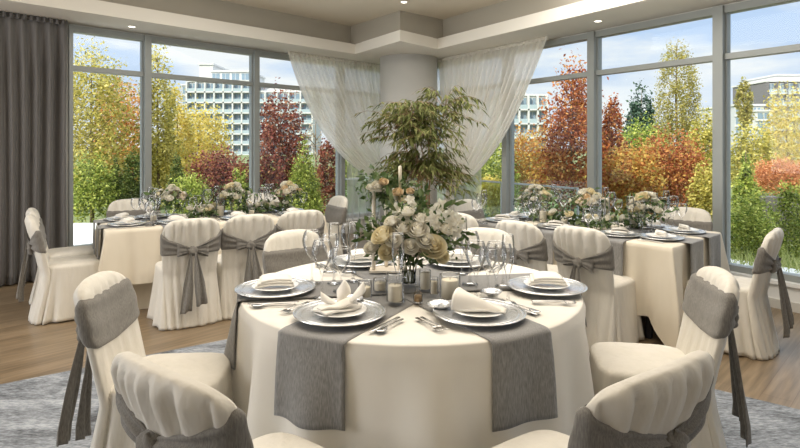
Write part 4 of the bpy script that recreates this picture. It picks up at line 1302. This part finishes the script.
# ---------------------------------------------------------------- place settings
def plate_prof(r, h, lip):
    return [(0.01, 0.0), (r * .62, 0.0), (r * .66, .003), (r * .98, h - lip), (r, h), (r * .985, h + .002), (r * .68, .006 + .002), (r * .62, .005), (0.01, .005)]
def charger():
    t = thing('charger_plate', 'x', 'plate')
    MB().lathe([(.01, 0), (.125, 0), (.135, .003), (.196, .011), (.200, .013), (.198, .016), (.178, .0125), (.172, .0105), (.14, .0075), (.13, .0055), (.01, .005)], 72).build('dish', M['charger'], t)
    b = MB(); rs = []
    for i in range(73):
        a = 2 * pi * i / 72
        rs.append([Vector(((.196 + .005 * cos(q)) * cos(a), (.196 + .005 * cos(q)) * sin(a), .0145 + .0035 * sin(q))) for q in (0, 1.05, 2.1, 3.14, 4.2, 5.2)])
    b.rings(rs); b.build('beaded_rim', M['silver'], t)
    b = MB(); rs = []
    for i in range(73):
        a = 2 * pi * i / 72
        rs.append([Vector(((.168 + .003 * cos(q)) * cos(a), (.168 + .003 * cos(q)) * sin(a), .0105 + .0025 * sin(q))) for q in (0, 1.05, 2.1, 3.14, 4.2, 5.2)])
    b.rings(rs); b.build('inner_band', M['silver'], t)
    return t
def dplate():
    t = thing('dinner_plate', 'x', 'plate')
    MB().lathe([(.01, 0), (.085, 0), (.09, .003), (.138, .014), (.14, .016), (.136, .0165), (.092, .008), (.085, .006), (.01, .006)], 64).build('dish', M['china'], t)
    b = MB(); rs = []
    for i in range(65):
        a = 2 * pi * i / 64
        rs.append([Vector(((.137 + .0025 * cos(q)) * cos(a), (.137 + .0025 * cos(q)) * sin(a), .0155 + .002 * sin(q))) for q in (0, 1.26, 2.5, 3.8, 5.0)])
    b.rings(rs); b.build('silver_rim', M['silver'], t)
    return t
def napkin_fold():
    b = MB()
    # layered folded cloth with a raised, turned back corner
    for k, (w, d, z, a) in enumerate(((.19, .115, .0, 0), (.175, .10, .010, .06), (.15, .085, .020, .14))):
        R = Matrix.Rotation(a, 3, 'Z')
        b.slab(lambda u, v: R @ Vector(((u - .5) * w * (1 - .12 * v), (v - .5) * d, z + .010 + .008 * sin(u * 3.1) + .016 * v * (k > 0))), lambda u, v: Vector((0, 0, -.008)), 12, 8)
    return b.build('napkin', M['napkin'])
def napkin_cone():
    b = MB()
    def f(u, v):
        a = pi * u; r_ = .062 * (1 - v) ** .85 + .002
        x = -.10 + .20 * v
        return Vector((x, r_ * 1.25 * cos(a), r_ * 1.25 * sin(a) * (1 - .1 * v) + .004 * sin(u * 9 + v * 5) * (1 - v) + .004))
    b.slab(f, lambda u, v: Vector((0, 0, -.004)), 22, 20)
    b.slab(lambda u, v: Vector((-.05 + .17 * v, (u - .5) * .13 * (1 - .5 * v), .008 + .006 * sin(u * 7 + v * 3))), lambda u, v: Vector((0, 0, -.006)), 12, 10)
    b.slab(lambda u, v: Vector((-.10 + .012 * v, .078 * (1 - 2 * u), .006 + .07 * sin(pi * u) * (1 - v))), lambda u, v: Vector((.003, 0, 0)), 14, 6)
    return b.build('napkin', M['napkin'])
def napkin_bow():
    """folded cloth lying flat with two upright turned-out leaves"""
    b = MB()
    b.slab(lambda u, v: Vector(((u - .5) * .20 - .01, (v - .5) * .12 * (1 - .35 * u), .010 + .006 * sin(u * 6 + v * 4))), lambda u, v: Vector((0, 0, -.008)), 16, 8)
    b.slab(lambda u, v: Vector(((u - .5) * .17 - .02, (v - .5) * .09 * (.4 + .6 * u), .022 + .020 * sin(pi * v) * u + .004 * sin(u * 9))), lambda u, v: Vector((0, 0, -.006)), 16, 8)
    for a, tl, L, x0, y0 in ((.5, .75, .105, .0, .012), (-.35, .62, .12, .02, -.012), (2.6, .35, .10, .0, 0.0)):
        R = Matrix.Rotation(a, 3, 'Z') @ Matrix.Rotation(-tl, 3, 'Y')
        def f(u, v):
            w = (.010 + .085 * v) * (1 - .55 * max(0, v - .72) / .28)
            q = u - .5
            return Vector((x0, y0, .018)) + R @ Vector((L * v * (1 - .5 * q * q), w * q, .030 * (1 - 4 * q * q) * v))
        b.slab(f, lambda u, v: Vector((0, 0, -.0035)), 14, 12)
    return b.build('napkin', M['napkin'])
def flat_shape(b, prof, z, th):
    """prof: list of (y, halfwidth, zlift) along the handle"""
    rs = []
    for y, w, dz in prof:
        rs.append([Vector((-w, y, z + dz)), Vector((-w * .6, y, z + dz + th)), Vector((w * .6, y, z + dz + th)), Vector((w, y, z + dz)), Vector((w * .6, y, z + dz - th * .2)), Vector((-w * .6, y, z + dz - th * .2))])
    b.rings(rs, True, True)
def fork():
    b = MB()
    flat_shape(b, [(-.10, .007, 0), (-.095, .010, .001), (-.04, .006, .002), (.015, .003, .004), (.03, .004, .004), (.045, .0105, .003), (.055, .0115, .002)], .001, .0025)
    for i in range(4):
        x = -.0095 + i * .0063
        b.tube([(x, .053, .0035), (x, .085, .003), (x * 1.05, .10, .006)], lambda q: .0019 * (1 - .5 * q), 5)
    return b.build('fork', M['steel'])
def knife():
    b = MB()
    flat_shape(b, [(-.115, .007, 0), (-.11, .010, 0), (-.06, .0075, .001), (-.01, .006, .001), (0, .009, .001), (.06, .011, .001), (.10, .008, .001), (.115, .002, .001)], .001, .0025)
    return b.build('knife', M['steel'])
def spoon():
    b = MB()
    flat_shape(b, [(-.10, .007, 0), (-.095, .009, 0), (-.04, .005, .001), (.02, .003, .004), (.035, .006, .004), (.05, .017, .003), (.065, .021, .002), (.085, .018, .003), (.097, .006, .004)], .001, .0025)
    return b.build('spoon', M['steel'])

PR = {k: Proto(f()) for k, f in dict(charger=charger, dplate=dplate, nfold=napkin_fold, ncone=napkin_cone, nbow=napkin_bow, fork=fork, knife=knife, spoon=spoon).items()}
for k, c in (('nfold', 'napkin'), ('ncone', 'napkin'), ('nbow', 'napkin'), ('fork', 'fork'), ('knife', 'knife'), ('spoon', 'spoon')): PR[k].root['category'] = c
SEATS = [('front left', 239.5, .625, 'nbow', 40, 0), ('front right', 298, .605, 'ncone', -25, 0), ('left', 190, .70, 'nfold', 10, 0), ('right', 353, .70, 'nfold', -8, 0),
         ('back left', 119, .62, 'nfold', 12, 0), ('back right', 60, .62, 'nfold', -15, 0)]
for nm, ang, rad, nap, na, _ in SEATS:
    a = radians(ang); d = Vector((cos(a), sin(a))); sd = Vector((-sin(a), cos(a)))
    c = RT + d * rad; rz = a + pi / 2
    PR['charger'].place((c.x, c.y, ZT), rz, 'silver charger plate at the %s place of the round table' % nm)
    PR['dplate'].place((c.x, c.y, ZT + .010), rz, 'white silver-rimmed dinner plate at the %s place of the round table' % nm, None, (.86, .86, 1))
    PR[nap].place((c.x, c.y, ZT + .024), radians(na), {'nbow': 'white napkin folded like a bow on the %s plate of the round table', 'ncone': 'white napkin rolled to a cone on the %s plate of the round table', 'nfold': 'white folded napkin on the %s plate of the round table'}[nap] % nm)
    # diner sits outside looking in: fork on the diner's left
    for k, (w, off) in {'fork': ('outer', -.255), 'fork2': ('inner', -.232), 'knife': ('', .228), 'spoon': ('', .256)}.items():
        key = k.rstrip('2')
        q = c + sd * off
        lab = '%s of the %s place on the round table' % ({'fork': 'outer fork, left side', 'fork2': 'inner fork beside the charger', 'knife': 'table knife', 'spoon': 'soup spoon'}[k], nm)
        # cutlery near the rim lies on cloth or runner
        PR[key].place((q.x, q.y, ZT - (.006 if off else 0)), rz + pi, lab)

# ---------------------------------------------------------------- glassware
def goblet(name, bowl_r, bowl_h, stem_h, foot_r, rim_k=.80, n=28):
    t = thing(name, 'x', 'glass')
    s = stem_h
    MB().lathe([(foot_r, 0), (foot_r, .002), (foot_r * .5, .005), (.006, .012), (.0042, .03), (.0040, s - .012), (.007, s - .002), (.010, s)], n).build('stem', M['glass'], t)
    pr = []
    for i in range(13):
        q = i / 12; ang = q * 2.25
        r_ = bowl_r * min(1.0, sin(min(ang, pi / 2)) ** .8) if ang < pi / 2 else bowl_r * (1 - (1 - rim_k) * ((ang - pi / 2) / (2.25 - pi / 2)) ** 1.4)
        pr.append((max(.008, r_), s + bowl_h * q))
    pr2 = []
    MB().lathe(pr + pr2, n, cap0=False, cap1=False).build('bowl', M['glass'], t)
    # polished rim ring
    rr, zz = pr[-1]
    b = MB(); rs = []
    for i in range(n + 1):
        a = 2 * pi * i / n
        rs.append([Vector(((rr + .0009 * cos(q)) * cos(a), (rr + .0009 * cos(q)) * sin(a), zz + .0009 * sin(q))) for q in (0, 1.57, 3.14, 4.7)])
    b.rings(rs); b.build('rim', M['silver'], t)
    return t
PR['wine'] = Proto(goblet('wine_glass', .046, .115, .095, .038, .74))
PR['water'] = Proto(goblet('water_goblet', .043, .095, .07, .036, .86))
PR['flute'] = Proto(goblet('champagne_flute', .027, .155, .085, .032, .84))
def on_rt(px, py, zz=None):
    z = ZT if zz is None else zz
    Y = FPX * (EYE - z) / (py - HY)
    return ((px - 400) / FPX * Y, Y, z)
gl = [('wine', 322, 298, 'large wine glass on the round table, front one of the left cluster'), ('water', 341, 291, 'water goblet on the round table in the left cluster, beside the tea light'),
      ('flute', 334, 283, 'champagne flute on the round table in the left cluster'), ('wine', 312, 283, 'large wine glass at the left plate of the round table'),
      ('wine', 349, 272, 'wine glass behind the left cluster on the round table'), ('water', 330, 272, 'water goblet at the back of the left cluster on the round table'),
      ('flute', 353, 281, 'champagne flute just left of the glass candle jar on the round table'),
      ('wine', 476, 300, 'large wine glass on the round table, leftmost front of the right cluster'), ('wine', 496, 301, 'large wine glass on the round table, middle of the right cluster'),
      ('flute', 508, 303, 'champagne flute on the round table, right side of the right cluster'), ('water', 488, 292, 'water goblet in the middle of the right cluster on the round table'),
      ('wine', 470, 284, 'wine glass at the back of the right cluster on the round table'), ('water', 503, 286, 'water goblet behind the right cluster on the round table'),
      ('flute', 398, 301, 'champagne flute in front of the bouquet vase on the round table'), ('wine', 372, 268, 'wine glass at the back left place of the round table'),
      ('wine', 452, 268, 'wine glass at the back right place of the round table'), ('flute', 462, 274, 'champagne flute at the back right place of the round table')]
for k, px, py, lab in gl: PR[k].place(on_rt(px, py), random.random() * 6, lab, None, (1.12, 1.12, 1.32))

def ring(rr, zz, w, n=28):
    b = MB(); rs = []
    for i in range(n + 1):
        a = 2 * pi * i / n
        rs.append([Vector(((rr + w * cos(q)) * cos(a), (rr + w * cos(q)) * sin(a), zz + w * sin(q))) for q in (0, 1.57, 3.14, 4.7)])
    return b.rings(rs)
def votive(label, loc, r_, h, fill, name='candle_jar'):
    t = thing(name, label, 'candle', loc)
    b = MB(); b.lathe([(r_ * .96, 0), (r_, .003), (r_, h)], 28, cap0=False, cap1=False); b.build('jar', M['glass'], t)
    ring(r_, h, .0013).build('rim', M['silver'], t)
    MB().lathe([(r_ * .80, .007), (r_ * .82, .009), (r_ * .82, h * fill - .003), (r_ * .76, h * fill), (.002, h * fill - .002)], 24).build('candle', M['wax'], t)
    MB().tube([(0, 0, h * fill - .002), (.001, 0, h * fill + .010)], .0012, 5).build('wick', M['wick'], t)
    return t
votive('pillar candle in a tall glass hurricane jar left of the bouquet vase', on_rt(395, 302), .040, .135, .60)
votive('short candle in a clear tumbler left of the tall glass jar', on_rt(365, 298), .033, .082, .66)
votive('round tea light jar between tumbler candle and tall glass jar', on_rt(380, 291), .034, .062, .70)
votive('thick ivory pillar candle in clear glass, right of the bouquet vase', on_rt(450, 299), .050, .118, .80)
votive('slim ivory candle behind the small bottle, right of the vase', on_rt(425, 290), .030, .10, .90)
votive('narrow candle tube right of the vase, beside the thick pillar candle', on_rt(434, 295), .020, .085, .8)
def bottle(label, loc, tint):
    t = thing('glass_bottle', label, 'bottle', loc)
    MB().lathe([(.020, 0), (.022, .003), (.022, .038), (.012, .052), (.010, .062), (.012, .064), (.012, .070), (.008, .070)], 20).build('body', M['glass'], t)
    MB().lathe([(.017, .004), (.018, .006), (.018, .032), (.002, .032)], 18).build('liquid', M['amber'], t)
    return t
bottle('small glass bottle of amber liquid in front of the bouquet vase', on_rt(418, 302), 0)
def dish(label, loc, r_):
    o = MB().lathe([(r_ * .45, 0), (r_ * .5, .002), (r_ * .9, .018), (r_, .026), (r_ * .97, .027), (r_ * .85, .018), (r_ * .4, .007), (.003, .006)], 36).build('glass_dish', M['charger'])
    o.location = loc; return tag(o, label, 'dish')
dish('small shallow dish right of the centre, before the wine glasses', on_rt(440, 309), .060)
dish('small dish on the grey runner near the left glass cluster', on_rt(352, 303), .052)
dish('small dish behind the right glass cluster of the round table', on_rt(492, 296), .05)

# ---------------------------------------------------------------- long tables
def small_bouquet(seed, name='flower_arrangement'):
    rnd = random.Random(seed)
    t = thing(name, 'x', 'flowers')
    b = MB(); vase_mb(b, .035, .045, .11); b.build('vase', M['glass'], t)
    for i in range(20):
        a = rnd.uniform(0, 6.28); q = rnd.uniform(.03, .125); z = .18 + .09 * (1 - q / .12) + rnd.uniform(-.02, .02)
        b = MB(); rose_mb(b, (q * cos(a), q * sin(a), z), rnd.uniform(.020, .032), rnd, (-.6 * sin(a), .6 * cos(a)))
        b.build('rose', M[rnd.choice(['rosew', 'rosew', 'rose', 'peach' if seed == 3 else 'rosew'])], t)
    for i in range(3):
        a = rnd.uniform(0, 6.28); b = MB(); hydrangea_mb(b, (.09 * cos(a), .09 * sin(a), .17), .038, rnd, 36); b.build('hydrangea', M['blush'] if i else M['rosew'], t)
    foliage(t, (0, 0, .165), .20, .20, .12, 150, .05, rnd)
    return t
def low_garland(seed):
    rnd = random.Random(seed)
    t = thing('flower_garland', 'x', 'flowers')
    for i in range(12):
        b = MB(); rose_mb(b, (rnd.uniform(-.2, .2), rnd.uniform(-.06, .06), .06 + rnd.uniform(0, .03)), rnd.uniform(.019, .029), rnd, (rnd.uniform(-.5, .8), rnd.uniform(-.5, .5)))
        b.build('rose', M['rosew' if i % 3 else 'rose'], t)
    pts = np.stack([rng.uniform(-.24, .24, 170), rng.normal(size=170) * .05, np.abs(rng.normal(size=170)) * .035 + .012], 1)
    leaf_cloud('foliage', pts, .05, M['green'], t, .3, .5)
    return t
PR['bq1'] = Proto(small_bouquet(3)); PR['bq2'] = Proto(small_bouquet(8)); PR['gar'] = Proto(low_garland(4))
PR['hurr'] = Proto(votive('x', (0, 0, 0), .042, .20, .55)); PR['vot'] = Proto(votive('x', (0, 0, 0), .036, .075, .7))
PR['pillar'] = Proto(votive('x', (0, 0, 0), .045, .26, .96))
ZL = TZ + .008
def lt(C0, U, V, x, y, z=ZL): return (C0.x + U.x * x + V.x * y, C0.y + U.y * x + V.y * y, z)
for side, C0, U, V, L, W, where in (('left', LC0, LU, LV, LL, LW, 'left'), ('right', RC0, RU, RV, RL, RW, 'right')):
    uz = atan2(U.y, U.x)
    seats = []
    xs = (0.50, 1.10, 1.70)
    for i, x in enumerate(xs):
        seats.append((x + (.12 if side == 'left' else 0), .20, uz, ('front edge', i)))
        seats.append((x, W - .20, uz + pi, ('window side', i)))
    seats += [(.20, W * .28, uz - pi / 2, ('near end' if side == 'right' else 'curtain end', 0)), (.20, W * .74, uz - pi / 2, ('near end' if side == 'right' else 'curtain end', 1)), (L - .22, W * .5, uz + pi / 2, ('far end', 0))]
    for x, y, rz, (wh, i) in seats:
        nth = ('first', 'second', 'third')[i]
        pos = 'at the %s of the %s long table, %s from the %s' % (wh, where, nth, 'near end' if side == 'right' else 'curtain') if 'end' not in wh else 'at the %s of the %s long table, %s' % (wh, where, ('nearer place', 'farther place')[i])
        if wh == 'far end': pos = 'at the far end of the %s long table' % where
        PR['charger'].place(lt(C0, U, V, x, y), rz, 'silver charger ' + pos, None, (.85, .85, 1))
        PR['dplate'].place(lt(C0, U, V, x, y, ZL + .010), rz, 'white plate ' + pos, None, (.85, .85, 1))
        PR['nfold'].place(lt(C0, U, V, x, y, ZL + .026), rz + .3, 'folded napkin ' + pos, None, (.8, .8, .8))
        ux, uy = cos(rz), sin(rz)
        base = Vector(lt(C0, U, V, x, y))
        for k, dx in (('fork', -.20), ('knife', .20)):
            PR[k].place((base.x + ux * dx, base.y + uy * dx, ZL), rz, '%s %s' % (k, pos), None)
        r = random.Random(hash((side, x, y)) % 1000 if False else int(x * 100 + y * 37))
        for k, dx, dy in (('wine', .10, .21), ('water', .19, .17), ('flute', .02, .26)):
            # inward direction = local +Y of the seat
            q = base + Vector((ux * dx - uy * dy, uy * dx + ux * dy, 0))
            PR[k].place((q.x, q.y, ZL), 0, {'wine': 'wine glass', 'water': 'water goblet', 'flute': 'champagne flute'}[k] + ' among the place settings of the %s long table' % where, '%s of the %s long table' % ({'wine': 'wine glasses', 'water': 'water goblets', 'flute': 'champagne flutes'}[k], where))
    if side == 'left':
        fl = (('bq1', .62, .50, 'white bouquet'), ('gar', .95, .46, 'low garland'), ('bq2', 1.28, .52, 'white bouquet'), ('gar', 1.60, .48, 'low garland'), ('bq1', 1.86, .46, 'white bouquet'))
        cd = (('vot', .80, .34), ('vot', 1.08, .60), ('hurr', 1.10, .42), ('vot', 1.42, .38), ('hurr', 1.56, .60), ('vot', .45, .42))
    else:
        fl = (('bq2', .42, .54, 'peach and white bouquet'), ('gar', .70, .50, 'low garland'), ('bq1', .98, .56, 'white bouquet'), ('gar', 1.25, .48, 'low garland'), ('bq2', 1.55, .56, 'white bouquet'))
        cd = (('vot', .62, .36), ('pillar', .86, .66), ('vot', 1.12, .38), ('hurr', .60, .68), ('vot', 1.40, .62), ('hurr', 1.36, .40))
    order = ('first', 'second', 'third', 'fourth', 'fifth', 'sixth')
    end = 'near end' if side == 'right' else 'curtain end'
    for i, (k, x, y, nm) in enumerate(fl):
        PR[k].place(lt(C0, U, V, x, y), uz + i, 'white %s on the %s long table, %s flower piece from the %s' % ('garland' if k == 'gar' else 'bouquet', where, order[i], end), None, (1.25, 1.25, 1.25))
    for i, (k, x, y) in enumerate(sorted(cd, key=lambda q: q[1])):
        PR[k].place(lt(C0, U, V, x, y), 0, '%s on the %s long table, %s candle from the %s' % ({'vot': 'small glass votive', 'hurr': 'tall glass candle jar', 'pillar': 'tallest ivory pillar candle'}[k], where, order[i], end))

# ---------------------------------------------------------------- ceiling downlights
M['lamp'] = bpy.data.materials.new('lamp_glow'); M['lamp'].use_nodes = True
b_ = M['lamp'].node_tree.nodes['Principled BSDF']; b_.inputs['Emission Color'].default_value = (1, .93, .8, 1); b_.inputs['Emission Strength'].default_value = 6
def downlight(x, y, z, label, group=None):
    t = thing('downlight', label, 'ceiling light', (x, y, z), 0, group)
    MB().lathe([(.055, 0), (.055, -.004), (.040, -.006), (.038, .0)], 28, cap0=False, cap1=False).build('trim_ring', M['soffit'], t)
    MB().lathe([(.001, -.002), (.038, -.002)], 24).build('lens', M['lamp'], t)
q = rayz(404, 2, HC); downlight(q.x, q.y, HC, 'recessed downlight in the upper ceiling above the column')
q = rayz(132, 26.5, HS); downlight(q.x, q.y, HS, 'small downlight in the left soffit above the first window')
q = rayz(598, 21, HS); downlight(q.x, q.y, HS, 'small downlight in the right soffit above the windows')
